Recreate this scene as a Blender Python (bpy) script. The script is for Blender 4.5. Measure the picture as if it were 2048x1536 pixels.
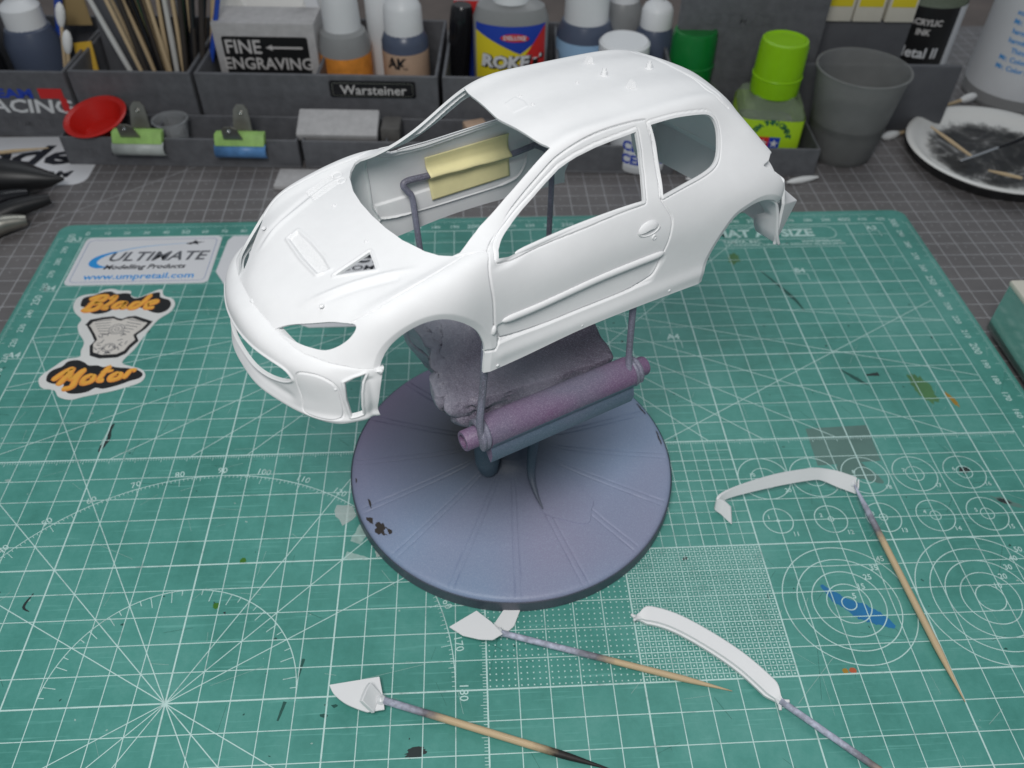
import bpy, bmesh, math, random
import numpy as np
from mathutils import Vector

for o in list(bpy.data.objects): bpy.data.objects.remove(o)
sc = bpy.context.scene
S = 0.01                                   # everything below is written in centimetres
R = math.radians

# ------------------------------------------------------------------ camera, light, exposure
cam_d = bpy.data.cameras.new('camera'); cam = bpy.data.objects.new('camera', cam_d)
sc.collection.objects.link(cam); sc.camera = cam
cam_d.sensor_width = 36; cam_d.lens = 29.29; cam_d.clip_start = 0.01; cam_d.clip_end = 20
cam.location = (19.8726*S, -6.7003*S, 25.4579*S)
cam.rotation_euler = (R(44.8249), R(-0.6992), R(-2.9067))
cam_d.dof.use_dof = True; cam_d.dof.focus_distance = 0.235; cam_d.dof.aperture_fstop = 19

world = bpy.data.worlds.new('World'); sc.world = world; world.use_nodes = True
bg = world.node_tree.nodes['Background']
bg.inputs[0].default_value = (0.80, 0.90, 1.0, 1); bg.inputs[1].default_value = 0.25

def lamp(name, loc, target, size, power, col=(1, 1, 1), shape='DISK', sy=None):
    d = bpy.data.lights.new(name, 'AREA'); d.shape = shape; d.size = size*S; d.energy = power; d.color = col
    if sy: d.size_y = sy*S
    o = bpy.data.objects.new(name, d); sc.collection.objects.link(o)
    o.location = Vector(loc)*S
    o.rotation_euler = (Vector(target)-Vector(loc)).to_track_quat('-Z', 'Y').to_euler()
    return o
lamp('desk_lamp_light', (15, -12, 46), (20, 13, 4), 18, 1.60, (1.0, 0.985, 0.965))
lamp('added_sheen_light', (45, 120, 170), (22, 12, 0), 130, 6, (0.94, 0.97, 1.0))  # added soft light, source unseen, set high behind for sheen on the mat

vs = sc.view_settings; vs.view_transform = 'Standard'; vs.look = 'None'; vs.exposure = 0.0; vs.gamma = 1
sc.render.resolution_x = 1024; sc.render.resolution_y = 768

# ------------------------------------------------------------------ materials
MATS = {}
def nodes(name):
    m = bpy.data.materials.new(name); m.use_nodes = True; MATS[name] = m
    nt = m.node_tree; b = nt.nodes['Principled BSDF']
    return m, nt, b
def noise(nt, scale, detail=4, rough=.6, coord='Object'):
    tc = nt.nodes.new('ShaderNodeTexCoord'); n = nt.nodes.new('ShaderNodeTexNoise')
    n.inputs['Scale'].default_value = scale; n.inputs['Detail'].default_value = detail; n.inputs['Roughness'].default_value = rough
    nt.links.new(tc.outputs[coord], n.inputs['Vector']); return n
def ramp(nt, src, stops):
    r = nt.nodes.new('ShaderNodeValToRGB'); e = r.color_ramp.elements
    while len(e) < len(stops): e.new(.5)
    for k, (p, c) in enumerate(stops): e[k].position = p; e[k].color = (*c[:3], 1)
    nt.links.new(src, r.inputs[0]); return r
def mat(name, col, rough=.5, metal=0, var=.0, vs_=120, bump=0, bs=400, spec=.5, trans=0, ior=1.45, coat=0, alpha=1, emit=None, bdist=.0004):
    m, nt, b = nodes(name)
    b.inputs['Base Color'].default_value = (*col, 1); b.inputs['Roughness'].default_value = rough
    b.inputs['Metallic'].default_value = metal; b.inputs['Specular IOR Level'].default_value = spec
    b.inputs['Transmission Weight'].default_value = trans; b.inputs['IOR'].default_value = ior
    b.inputs['Coat Weight'].default_value = coat; b.inputs['Alpha'].default_value = alpha
    if var:
        n = noise(nt, vs_); r = ramp(nt, n.outputs['Fac'], [(.25, [c*(1-var) for c in col]), (.75, [min(1, c*(1+var)) for c in col])])
        nt.links.new(r.outputs[0], b.inputs['Base Color'])
    if bump:
        n = noise(nt, bs, 3); bp = nt.nodes.new('ShaderNodeBump'); bp.inputs['Strength'].default_value = bump; bp.inputs['Distance'].default_value = bdist
        nt.links.new(n.outputs['Fac'], bp.inputs['Height']); nt.links.new(bp.outputs[0], b.inputs['Normal'])
    return m

mat('primer', (.775, .78, .787), .6, var=.02, vs_=220, bump=.10, bs=2600, bdist=.0001, spec=.22)
mat('primer_small', (.78, .785, .79), .5, var=.012, vs_=60)
mat('grey_plastic', (.115, .117, .127), .48, var=.22, vs_=160, bump=.12, bs=1500, bdist=.0002)
mat('grey_plastic_light', (.10, .103, .113), .5, var=.12, vs_=90)
mat('black', (.012, .012, .013), .4)
mat('black_gloss', (.010, .010, .012), .18)
mat('ink', (.012, .014, .022), .5)
mat('white_plastic', (.72, .73, .74), .4, var=.03, vs_=60)
mat('white_cap', (.80, .81, .82), .42)
mat('paper_white', (.70, .71, .73), .5, var=.03, vs_=40)
mat('paper_vinyl', (.72, .72, .74), .35, var=.03, vs_=40)
mat('amber_print', (.85, .42, .06), .45, var=.12, vs_=120)
mat('sticker_cream', (.66, .62, .57), .5, var=.06, vs_=70)
mat('sticker_white', (.72, .72, .70), .5, var=.05, vs_=70)
mat('orange_print', (.80, .30, .05), .45, var=.25, vs_=120)
mat('blue_print', (.02, .30, .72), .45)
mat('pale_blue_print', (.35, .55, .78), .45)
mat('grey_print', (.10, .105, .12), .45, var=.4, vs_=300)
mat('border_print', (.30, .36, .52), .45)
mat('red_print', (.62, .03, .03), .45)
mat('deep_blue_print', (.02, .06, .42), .45)
mat('yellow_print', (.80, .66, .03), .4)
mat('lime_print', (.42, .66, .02), .4)
mat('dark_green_print', (.01, .12, .07), .45)
mat('brown_print', (.30, .13, .06), .5)
mat('tan_print', (.55, .38, .27), .5, var=.1, vs_=200)
mat('grey_text', (.55, .53, .52), .5)
mat('masking_tape', (.80, .73, .40), .62, var=.05, vs_=160, bump=.12, bs=900, bdist=.0002)
mat('red_rubber', (.50, .014, .009), .35, var=.06, vs_=60)
mat('clip_metal', (.34, .33, .29), .32, metal=.9, var=.2, vs_=100)
mat('clip_green', (.30, .50, .14), .5, var=.25, vs_=120)
mat('clip_silver', (.42, .45, .43), .45, var=.2, vs_=120)
mat('clip_blue', (.09, .22, .45), .4, var=.35, vs_=110)
mat('steel', (.62, .62, .63), .25, metal=1)
mat('sanding_foam', (.44, .43, .43), .85, var=.12, vs_=200, bump=.3, bs=900)
mat('sanding_dark', (.10, .095, .09), .9, var=.2, vs_=200)
mat('cotton', (.78, .78, .77), .9, var=.04, bump=.6, bs=900)
mat('dark_paint', (.012, .013, .015), .35)
mat('glue', (.68, .70, .71), .25, var=.1, vs_=300)
mat('clear_tape', (.75, .8, .78), .3, alpha=.30)
mat('clear_plastic', (.86, .88, .89), .12, trans=.85, ior=1.2)
mat('frosted_plastic', (.60, .60, .60), .32, trans=.55, ior=1.25)
mat('smoky_cup', (.30, .305, .30), .30, trans=.2, ior=1.08, var=.12, vs_=60, alpha=.52)
mat('murky_water', (.05, .05, .05), .35, var=.3, vs_=60)
mat('clear_glass', (.42, .50, .36), .08, trans=.3, ior=1.2, alpha=.45)
mat('lime_cap', (.33, .66, .01), .3, trans=.25, ior=1.3, var=.08, vs_=60)
mat('green_cap', (.006, .20, .035), .32, trans=.1, var=.1, vs_=60)
mat('amber', (.33, .13, .03), .15, trans=.3)
mat('smoky_blue', (.10, .125, .19), .3, trans=.2)
mat('grey_bottle', (.33, .335, .335), .3, trans=.15, var=.06, vs_=60)
mat('cream_plastic', (.66, .63, .54), .5, var=.03)
mat('tin_side', (.60, .66, .63), .16, metal=.9, var=.08, vs_=60, bump=.06, bs=300)
mat('table_wood', (.13, .10, .085), .5, var=.25, vs_=25)
mat('bristle', (.035, .028, .024), .7)
mat('ochre', (.55, .33, .02), .5)
mat('card_brown', (.42, .30, .14), .6)
mat('brush_handle_white', (.60, .60, .58), .4)
mat('brush_handle_green', (.01, .10, .045), .35)
mat('brush_handle_blue', (.02, .07, .40), .35)
mat('dark_screen', (.02, .021, .024), .3)
mat('ceramic', (.74, .73, .70), .3, var=.03, vs_=50)

def wood(name, burnt=None, prim=None):
    # toothpick: x axis is the length (0..1 in generated space); sprayed at one end, charred at the other
    m, nt, b = nodes(name); b.inputs['Roughness'].default_value = .62
    tc = nt.nodes.new('ShaderNodeTexCoord'); sp = nt.nodes.new('ShaderNodeSeparateXYZ'); nt.links.new(tc.outputs['UV'], sp.inputs[0])
    n = noise(nt, 260, 5); mp = nt.nodes.new('ShaderNodeMapping')
    tco = nt.nodes.new('ShaderNodeTexCoord'); mp.inputs['Scale'].default_value = (1, 18, 1); nt.links.new(tco.outputs['UV'], mp.inputs[0]); 
    n2 = nt.nodes.new('ShaderNodeTexNoise'); n2.inputs['Scale'].default_value = 8; n2.inputs['Detail'].default_value = 6; nt.links.new(mp.outputs[0], n2.inputs['Vector'])
    r = ramp(nt, n2.outputs['Fac'], [(.25, (.42, .29, .155)), (.5, (.57, .43, .26)), (.8, (.66, .53, .35))])
    ad = nt.nodes.new('ShaderNodeMath'); ad.operation = 'MULTIPLY_ADD'; ad.inputs[1].default_value = .10; nt.links.new(n.outputs['Fac'], ad.inputs[0]); nt.links.new(sp.outputs[0], ad.inputs[2])
    last = r.outputs[0]
    def layer(stops, col):
        nonlocal last
        q = ramp(nt, ad.outputs[0], stops); mx = nt.nodes.new('ShaderNodeMix'); mx.data_type = 'RGBA'
        nt.links.new(q.outputs[0], mx.inputs['Factor']); nt.links.new(last, mx.inputs['A'])
        nc = noise(nt, 500, 3); rc = ramp(nt, nc.outputs['Fac'], [(.35, [c*.7 for c in col]), (.65, [min(1, c*1.25) for c in col])]); nt.links.new(rc.outputs[0], mx.inputs['B'])
        last = mx.outputs['Result']
    W = (1, 1, 1); K = (0, 0, 0)
    if prim:
        layer([(prim+.02, W), (prim+.10, K)], (.16, .15, .17))
        layer([(prim-.12, W), (prim+.02, K)], (.42, .44, .54))
    if burnt: layer([(burnt, K), (burnt+.10, W)], (.014, .011, .010))
    nt.links.new(last, b.inputs['Base Color'])
    return m
wood('toothpick_long', prim=.28); wood('toothpick_mid', prim=.45); wood('toothpick_burnt', burnt=.72, prim=.24); wood('wood_plain')

# paint over-spray on the stand: slate blue with purple patches and fine speckle
def spray(name, a, b2, speck, rough=.5, bump=.2, bs=700, sc_=22, bdist=.0004, lo=.42, hi=.62, bare=False, over=False):
    m, nt, b = nodes(name); b.inputs['Roughness'].default_value = rough
    n = noise(nt, sc_, 2, .4); r = ramp(nt, n.outputs['Fac'], [(lo, a), (hi, b2)])
    n2 = noise(nt, 2600, 2); r2 = ramp(nt, n2.outputs['Fac'], [(.46, (0, 0, 0)), (.72, (1, 1, 1))])
    mx = nt.nodes.new('ShaderNodeMix'); mx.data_type = 'RGBA'
    ml = nt.nodes.new('ShaderNodeMath'); ml.operation = 'MULTIPLY'; ml.inputs[1].default_value = .55; nt.links.new(r2.outputs[0], ml.inputs[0])
    nt.links.new(ml.outputs[0], mx.inputs['Factor']); nt.links.new(r.outputs[0], mx.inputs['A']); mx.inputs['B'].default_value = (*speck, 1)
    outc = mx.outputs['Result']
    if over:                                   # light on the putty's upper left end, painted in as paler colour
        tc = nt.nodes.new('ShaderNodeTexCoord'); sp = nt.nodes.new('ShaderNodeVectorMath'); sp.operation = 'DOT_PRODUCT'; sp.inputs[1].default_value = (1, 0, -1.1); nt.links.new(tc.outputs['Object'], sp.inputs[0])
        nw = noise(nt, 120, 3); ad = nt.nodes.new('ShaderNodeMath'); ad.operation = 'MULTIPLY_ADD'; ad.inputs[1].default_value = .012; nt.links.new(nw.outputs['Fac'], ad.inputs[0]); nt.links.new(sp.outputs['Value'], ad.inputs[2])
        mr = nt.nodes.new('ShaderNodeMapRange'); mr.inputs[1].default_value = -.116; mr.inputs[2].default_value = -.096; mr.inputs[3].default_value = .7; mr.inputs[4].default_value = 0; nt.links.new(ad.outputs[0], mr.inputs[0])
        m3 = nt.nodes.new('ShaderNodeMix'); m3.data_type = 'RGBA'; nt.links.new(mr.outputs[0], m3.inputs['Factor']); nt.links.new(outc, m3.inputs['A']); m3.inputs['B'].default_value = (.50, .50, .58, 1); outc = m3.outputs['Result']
    if bare:                                   # unsprayed black plastic plus painted-in shade of car and putty, round the column foot
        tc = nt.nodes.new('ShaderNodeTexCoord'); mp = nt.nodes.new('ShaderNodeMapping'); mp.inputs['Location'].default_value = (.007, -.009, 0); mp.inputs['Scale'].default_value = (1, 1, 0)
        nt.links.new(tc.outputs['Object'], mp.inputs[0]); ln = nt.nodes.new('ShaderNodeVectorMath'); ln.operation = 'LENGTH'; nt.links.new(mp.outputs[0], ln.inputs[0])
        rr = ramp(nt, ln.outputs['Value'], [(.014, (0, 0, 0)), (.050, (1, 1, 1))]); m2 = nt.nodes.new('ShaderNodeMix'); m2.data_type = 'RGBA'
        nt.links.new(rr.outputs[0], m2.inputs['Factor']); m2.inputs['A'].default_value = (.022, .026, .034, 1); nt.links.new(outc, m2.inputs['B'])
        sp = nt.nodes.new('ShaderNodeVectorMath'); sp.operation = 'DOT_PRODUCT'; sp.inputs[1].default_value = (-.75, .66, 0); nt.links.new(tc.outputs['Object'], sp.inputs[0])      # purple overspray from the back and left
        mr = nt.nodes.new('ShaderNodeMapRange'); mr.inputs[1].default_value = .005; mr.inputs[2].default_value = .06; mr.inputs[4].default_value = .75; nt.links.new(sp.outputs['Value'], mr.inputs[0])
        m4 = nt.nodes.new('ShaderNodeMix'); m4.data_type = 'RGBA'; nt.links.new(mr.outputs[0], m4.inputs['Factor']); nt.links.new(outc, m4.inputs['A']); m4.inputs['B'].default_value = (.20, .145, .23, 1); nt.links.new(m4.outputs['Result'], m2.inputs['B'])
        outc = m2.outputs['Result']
    nt.links.new(outc, b.inputs['Base Color'])
    n3 = noise(nt, bs, 3, .5); bp = nt.nodes.new('ShaderNodeBump'); bp.inputs['Strength'].default_value = bump; bp.inputs['Distance'].default_value = bdist
    nt.links.new(n3.outputs['Fac'], bp.inputs['Height']); nt.links.new(bp.outputs[0], b.inputs['Normal'])
    return m
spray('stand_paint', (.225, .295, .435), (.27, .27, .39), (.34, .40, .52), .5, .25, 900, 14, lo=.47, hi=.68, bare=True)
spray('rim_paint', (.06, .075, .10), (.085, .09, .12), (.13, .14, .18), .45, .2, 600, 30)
spray('roll_paint', (.165, .095, .18), (.145, .135, .195), (.31, .26, .34), .5, .5, 700, 40)
spray('flap_paint', (.10, .14, .20), (.13, .14, .21), (.20, .23, .30), .48, .3, 900, 40)
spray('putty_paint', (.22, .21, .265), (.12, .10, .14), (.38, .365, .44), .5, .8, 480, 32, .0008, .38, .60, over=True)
spray('wire_paint', (.12, .115, .15), (.20, .20, .27), (.36, .37, .46), .5, .6, 700, 60)
spray('putty_blue', (.05, .085, .115), (.08, .09, .125), (.12, .14, .18), .55, .3, 300, 40)

# cutting mats: faint mottling, fine scratches
def matgreen(name, c0, c1, c2):
    m, nt, b = nodes(name); b.inputs['Roughness'].default_value = .46
    n = noise(nt, 12, 9, .78); r = ramp(nt, n.outputs['Fac'], [(.36, c0), (.5, c1), (.64, c2)])
    n2 = noise(nt, 420, 3); bp = nt.nodes.new('ShaderNodeBump'); bp.inputs['Strength'].default_value = .18; bp.inputs['Distance'].default_value = .0003
    tc = nt.nodes.new('ShaderNodeTexCoord'); mp = nt.nodes.new('ShaderNodeMapping'); mp.inputs['Scale'].default_value = (6, 160, 1); mp.inputs['Rotation'].default_value = (0, 0, .7)
    nt.links.new(tc.outputs['Object'], mp.inputs[0]); n4 = nt.nodes.new('ShaderNodeTexNoise'); n4.inputs['Scale'].default_value = 6; n4.inputs['Detail'].default_value = 3; nt.links.new(mp.outputs[0], n4.inputs['Vector'])
    r4 = ramp(nt, n4.outputs['Fac'], [(.60, (0, 0, 0)), (.70, (.5, .5, .5))])
    mx = nt.nodes.new('ShaderNodeMix'); mx.data_type = 'RGBA'; nt.links.new(r4.outputs[0], mx.inputs['Factor']); nt.links.new(r.outputs[0], mx.inputs['A']); mx.inputs['B'].default_value = (*[min(1, c*1.25+.01) for c in c2], 1)
    nt.links.new(mx.outputs['Result'], b.inputs['Base Color'])
    nt.links.new(n2.outputs['Fac'], bp.inputs['Height']); nt.links.new(bp.outputs[0], b.inputs['Normal'])
    rr = ramp(nt, n.outputs['Fac'], [(.3, (.38,)*3), (.7, (.55,)*3)]); nt.links.new(rr.outputs[0], b.inputs['Roughness'])
matgreen('mat_green', (.048, .225, .185), (.072, .29, .245), (.115, .345, .30))
matgreen('mat_grey', (.125, .117, .117), (.15, .14, .14), (.17, .158, .158))
def printed(name, col, wear):
    m, nt, b = nodes(name); b.inputs['Roughness'].default_value = .5
    n = noise(nt, 160, 5, .7); r = ramp(nt, n.outputs['Fac'], [(.30, [c*wear for c in col]), (.46, col)])
    nt.links.new(r.outputs[0], b.inputs['Base Color'])
printed('mat_print', (.52, .72, .68), .62)
printed('grey_mat_print', (.40, .40, .41), .6)
mat('stain_dark', (.016, .085, .07), .5); mat('stain_black', (.02, .03, .03), .5); mat('stain_blue', (.012, .16, .36), .45, var=.15, vs_=100)
mat('stain_grey', (.105, .20, .175), .5, var=.12, vs_=80); mat('stain_light', (.30, .45, .41), .5, var=.2, vs_=300); mat('stain_green', (.04, .16, .01), .5)
mat('stain_ochre', (.35, .20, .02), .5); mat('stain_red', (.45, .10, .04), .5); mat('stain_olive', (.07, .19, .07), .5, var=.2)

# puddle of black and white paint in the dish
m, nt, b = nodes('paint_puddle'); b.inputs['Roughness'].default_value = .5
n = noise(nt, 45, 9, .72); n.inputs['Distortion'].default_value = 1.0
r = ramp(nt, n.outputs['Fac'], [(.47, (.013, .013, .013)), (.55, (.06, .058, .056)), (.63, (.34, .335, .325)), (.76, (.64, .63, .61))])
tc = nt.nodes.new('ShaderNodeTexCoord'); ln = nt.nodes.new('ShaderNodeVectorMath'); ln.operation = 'LENGTH'; nt.links.new(tc.outputs['Object'], ln.inputs[0])
n2 = noise(nt, 110, 7, .75); ad = nt.nodes.new('ShaderNodeMath'); ad.operation = 'MULTIPLY_ADD'; ad.inputs[1].default_value = .022; nt.links.new(n2.outputs['Fac'], ad.inputs[0]); nt.links.new(ln.outputs['Value'], ad.inputs[2])
r2 = ramp(nt, ad.outputs[0], [(.046, (0, 0, 0)), (.051, (1, 1, 1))]); mx = nt.nodes.new('ShaderNodeMix'); mx.data_type = 'RGBA'
nt.links.new(r2.outputs[0], mx.inputs['Factor']); nt.links.new(r.outputs[0], mx.inputs['A']); mx.inputs['B'].default_value = (.74, .73, .70, 1); nt.links.new(mx.outputs['Result'], b.inputs['Base Color'])

# ------------------------------------------------------------------ mesh helpers
col = sc.collection
def mk(name, V, F, m, parent=None, smooth=True, angle=35, mi=None, uv=None):
    V = np.asarray(V, float)*S
    me = bpy.data.meshes.new(name)
    if isinstance(F, np.ndarray) and F.ndim == 2:
        k = F.shape[1]; me.vertices.add(len(V)); me.vertices.foreach_set('co', V.astype(np.float32).ravel())
        me.loops.add(F.size); me.loops.foreach_set('vertex_index', F.astype(np.int32).ravel())
        me.polygons.add(len(F)); me.polygons.foreach_set('loop_start', np.arange(0, F.size, k, dtype=np.int32))
        me.update(calc_edges=True); me.validate()
    else:
        me.from_pydata([tuple(v) for v in V], [], [tuple(int(i) for i in f) for f in F]); me.update()
    ms = m if isinstance(m, (list, tuple)) else [m]
    for q in ms: me.materials.append(MATS[q])
    if mi is not None: me.polygons.foreach_set('material_index', np.asarray(mi, np.int32))
    if smooth:
        me.polygons.foreach_set('use_smooth', np.ones(len(me.polygons), bool))
        if angle: me.set_sharp_from_angle(angle=R(angle))
    if uv is not None:
        l = me.uv_layers.new(name='uv'); idx = np.empty(len(me.loops), np.int32); me.loops.foreach_get('vertex_index', idx)
        l.data.foreach_set('uv', np.asarray(uv, np.float32)[idx].ravel())
    o = bpy.data.objects.new(name, me); col.objects.link(o)
    if parent: o.parent = parent
    return o
def thing(name, label, cat, loc=(0, 0, 0), rot=(0, 0, 0), group=None):
    o = bpy.data.objects.new(name, None); col.objects.link(o); o.empty_display_size = .01
    o.location = Vector(loc)*S; o.rotation_euler = rot
    tag(o, label, cat, group); return o
def tag(o, label, cat, group=None):
    o['label'] = label; o['category'] = cat
    if group: o['group'] = group
    return o
class MB:
    def __init__(s): s.V = []; s.F = []; s.M = []
    def add(s, V, F, mi=0):
        n = len(s.V); s.V += [tuple(v) for v in V]; s.F += [tuple(i+n for i in f) for f in F]; s.M += [mi]*len(F); return s
    def box(s, x0, x1, y0, y1, z0, z1, mi=0):
        V = [(x, y, z) for z in (z0, z1) for y in (y0, y1) for x in (x0, x1)]
        return s.add(V, [(0, 2, 3, 1), (4, 5, 7, 6), (0, 1, 5, 4), (2, 6, 7, 3), (0, 4, 6, 2), (1, 3, 7, 5)], mi)
    def seg(s, a, b, w, z, mi=0):
        ax, ay = a; bx, by = b; L = math.hypot(bx-ax, by-ay) or 1; nx, ny = -(by-ay)/L*w/2, (bx-ax)/L*w/2
        return s.add([(ax+nx, ay+ny, z), (ax-nx, ay-ny, z), (bx-nx, by-ny, z), (bx+nx, by+ny, z)], [(0, 1, 2, 3)], mi)
    def arc(s, c, r, a0, a1, w, z, n=48, mi=0):
        V = []; F = []
        for k in range(n+1):
            a = a0+(a1-a0)*k/n
            for q in (r-w/2, r+w/2): V.append((c[0]+q*math.cos(a), c[1]+q*math.sin(a), z))
        for k in range(n): F.append((2*k, 2*k+1, 2*k+3, 2*k+2))
        return s.add(V, F, mi)
    def build(s, name, m, parent=None, **k): return mk(name, s.V, s.F, m, parent, mi=s.M if isinstance(m, (list, tuple)) else None, **k)
def bevbox(x0, x1, y0, y1, z0, z1, bev=.05, seg=2):
    b = bmesh.new(); bmesh.ops.create_cube(b, size=1)
    for v in b.verts: v.co = Vector(((x0+x1)/2+v.co.x*(x1-x0), (y0+y1)/2+v.co.y*(y1-y0), (z0+z1)/2+v.co.z*(z1-z0)))
    if bev: bmesh.ops.bevel(b, geom=b.edges[:], offset=bev, segments=seg, affect='EDGES', profile=.6)
    b.verts.index_update(); r = ([tuple(v.co) for v in b.verts], [tuple(v.index for v in f.verts) for f in b.faces]); b.free(); return r
def lathe(prof, n=40, cap0=True, cap1=True, sx=1, sy=1, square=0):
    V = []; F = []
    for r, z in prof:
        for k in range(n):
            a = 2*math.pi*k/n; c, s_ = math.cos(a), math.sin(a)
            q = 1
            if square: q = (abs(c)**square+abs(s_)**square)**(-1/square)
            V.append((r*q*c*sx, r*q*s_*sy, z))
    for i in range(len(prof)-1):
        for k in range(n): F.append((i*n+k, i*n+(k+1) % n, (i+1)*n+(k+1) % n, (i+1)*n+k))
    if cap0: F.append(tuple(range(n-1, -1, -1)))
    if cap1: F.append(tuple((len(prof)-1)*n+k for k in range(n)))
    return V, F
def tube(path, r, n=10, caps=True):
    P = np.array(path, float); m = len(P); rr = np.broadcast_to(np.asarray(r, float), (m,)) if np.ndim(r) else np.full(m, float(r))
    T = np.gradient(P, axis=0); T /= np.linalg.norm(T, axis=1)[:, None]
    u = np.cross(T[0], (0, 0, 1) if abs(T[0][2]) < .9 else (1, 0, 0)); u /= np.linalg.norm(u); V = []; F = []; UV = []
    L = np.concatenate([[0], np.cumsum(np.linalg.norm(np.diff(P, axis=0), axis=1))]); L /= L[-1]
    for i in range(m):
        u = u-T[i]*(u@T[i]); u /= np.linalg.norm(u); w = np.cross(T[i], u)
        for k in range(n):
            a = 2*math.pi*k/n; V.append(P[i]+rr[i]*(math.cos(a)*u+math.sin(a)*w)); UV.append((L[i], k/n))
    for i in range(m-1):
        for k in range(n): F.append((i*n+k, i*n+(k+1) % n, (i+1)*n+(k+1) % n, (i+1)*n+k))
    if caps: F.append(tuple(range(n-1, -1, -1))); F.append(tuple((m-1)*n+k for k in range(n)))
    return V, F, UV
def smoothpath(P, k=6, closed=False):
    P = np.array(P, float); n = len(P); out = []
    rng = range(n) if closed else range(n-1)
    for i in rng:
        g = lambda j: P[j % n] if closed else P[min(max(j, 0), n-1)]
        p0, p1, p2, p3 = g(i-1), g(i), g(i+1), g(i+2)
        for q in range(k):
            t = q/k; out.append(.5*((2*p1)+(p2-p0)*t+(2*p0-5*p1+4*p2-p3)*t*t+(3*p1-p0-3*p2+p3)*t**3))
    if not closed: out.append(P[-1])
    return np.array(out)
def prism(poly, z0, z1):
    n = len(poly); V = [(p[0], p[1], z0) for p in poly]+[(p[0], p[1], z1) for p in poly]
    F = [tuple(range(n-1, -1, -1)), tuple(range(n, 2*n))]+[(k, (k+1) % n, n+(k+1) % n, n+k) for k in range(n)]
    return V, F
def rrect(x0, x1, y0, y1, r, n=5):
    P = []
    for cx, cy, a in ((x1-r, y1-r, 0), (x0+r, y1-r, 90), (x0+r, y0+r, 180), (x1-r, y0+r, 270)):
        for k in range(n+1): t = R(a+90*k/n); P.append((cx+r*math.cos(t), cy+r*math.sin(t)))
    return P
def textm(body, size, bold=0, shear=0, align='CENTER', ext=0, sx=1, space=1):
    c = bpy.data.curves.new('t', 'FONT'); c.body = body; c.size = size; c.offset = bold; c.shear = shear; c.align_x = align; c.align_y = 'CENTER'
    c.extrude = ext; c.resolution_u = 2; c.space_character = space; c.fill_mode = 'BOTH' if ext else 'FRONT'
    o = bpy.data.objects.new('t', c); col.objects.link(o); me = bpy.data.meshes.new_from_object(o)
    V = [(v.co.x*sx, v.co.y, v.co.z) for v in me.vertices]; F = [tuple(p.vertices) for p in me.polygons]
    bpy.data.objects.remove(o); bpy.data.curves.remove(c); bpy.data.meshes.remove(me); return V, F
def place(VF, loc=(0, 0, 0), rz=0, rx=0, sc_=1):
    """turn about x, then z, then shift"""
    c, s_ = math.cos(rz), math.sin(rz); cx, sx = math.cos(rx), math.sin(rx); out = []
    for x, y, z in VF[0]:
        x, y, z = x*sc_, y*sc_, z*sc_
        y, z = y*cx-z*sx, y*sx+z*cx
        out.append((x*c-y*s_+loc[0], x*s_+y*c+loc[1], z+loc[2]))
    return out, VF[1]
def blob(rng, cx, cy, rx, ry, z, rot=0, n=12, jag=.35):
    P = []
    for k in range(n):
        a = 2*math.pi*k/n; q = 1+rng.uniform(-jag, jag); x, y = rx*q*math.cos(a), ry*q*math.sin(a)
        P.append((cx+x*math.cos(rot)-y*math.sin(rot), cy+x*math.sin(rot)+y*math.cos(rot), z))
    return P, [tuple(range(n))]

# ================================================================== the table top and the grey under-mat
o = mk('table', *prism([(-140, -60), (200, -60), (200, 190), (-140, 190)], -3.2, -.62), 'table_wood', smooth=False); o['kind'] = 'structure'
GM = thing('grey_cutting_mat', 'large grey cutting mat with white centimetre grid under the green mat', 'cutting mat', (0, 0, -.6))
GA = R(-.6)
mk('mat_sheet', *prism(rrect(-60, 62.5, -30, 56.5, 1.2), 0, .28), 'mat_grey', GM, smooth=False)
p = MB()
for k in range(-60, 63):
    p.seg((k-.62+.2, 14), (k-.62-.0, 56), .045, .284)
for k in range(14, 57): p.seg((-59, k+.2+.36), (62, k+.2-.92), .045, .2848)
for k in range(-26, 62):                     # little angle marks printed in the squares
    for q in range(27, 50):
        x, y = k-.62+.5, q+.2-.0105*k+.42
        if (k < 2 or k > 36 or q > 30): p.seg((x, y), (x+.09, y+.07), .022, .2856); p.seg((x, y), (x+.09, y-.07), .022, .2856)
p.seg((-12, 24.5), (9.5, 42), .05, .2864)
p.build('printed_grid', 'grey_mat_print', GM, smooth=False)

# ================================================================== the green cutting mat
CM = thing('green_cutting_mat', 'green self-healing cutting mat printed with grid, protractor and circles', 'cutting mat', (0, 0, -.3))
mk('mat_sheet', *prism(rrect(-1.55, 43.55, -1.4, 31.2, .6), 0, .3), 'mat_green', CM, smooth=False)
Z = .3055
g = MB()
def inbox(x): return 27.6 < x < 39.5
for x in range(0, 43):
    w = .052 if x % 5 == 0 else .031
    top = 28 if inbox(x) else 30
    g.seg((x, 0), (x, top), w, Z-.0006)
for y in range(0, 31):
    w = .052 if y % 5 == 0 else .031
    if y == 29: g.seg((0, y), (27.6, y), w, Z); g.seg((39.7, y), (42, y), w, Z)
    else: g.seg((0, y), (42, y), w, Z)
for x in range(25, 30): g.seg((x+.5, 10), (x+.5, 15), .02, Z-.0003)
for y in range(10, 15): g.seg((25, y+.5), (30, y+.5), .02, Z+.0003)
for k in range(1, 420):                      # ruler along the middle, and the one up the column at x = 20
    L = .32 if k % 10 == 0 else .22 if k % 5 == 0 else .13
    if k % 10: g.seg((k/10, 15), (k/10, 15-L), .02, Z+.0012)
    if k % 10 or 1: g.seg((k/10, 30.92), (k/10, 30.92-(.30 if k % 10 == 0 else .2 if k % 5 == 0 else .13)), .018, Z)
for k in range(0, 101):
    L = .32 if k % 10 == 0 else .22 if k % 5 == 0 else .14
    g.seg((20, k/10), (20-L, k/10), .02, Z+.0012)
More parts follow.
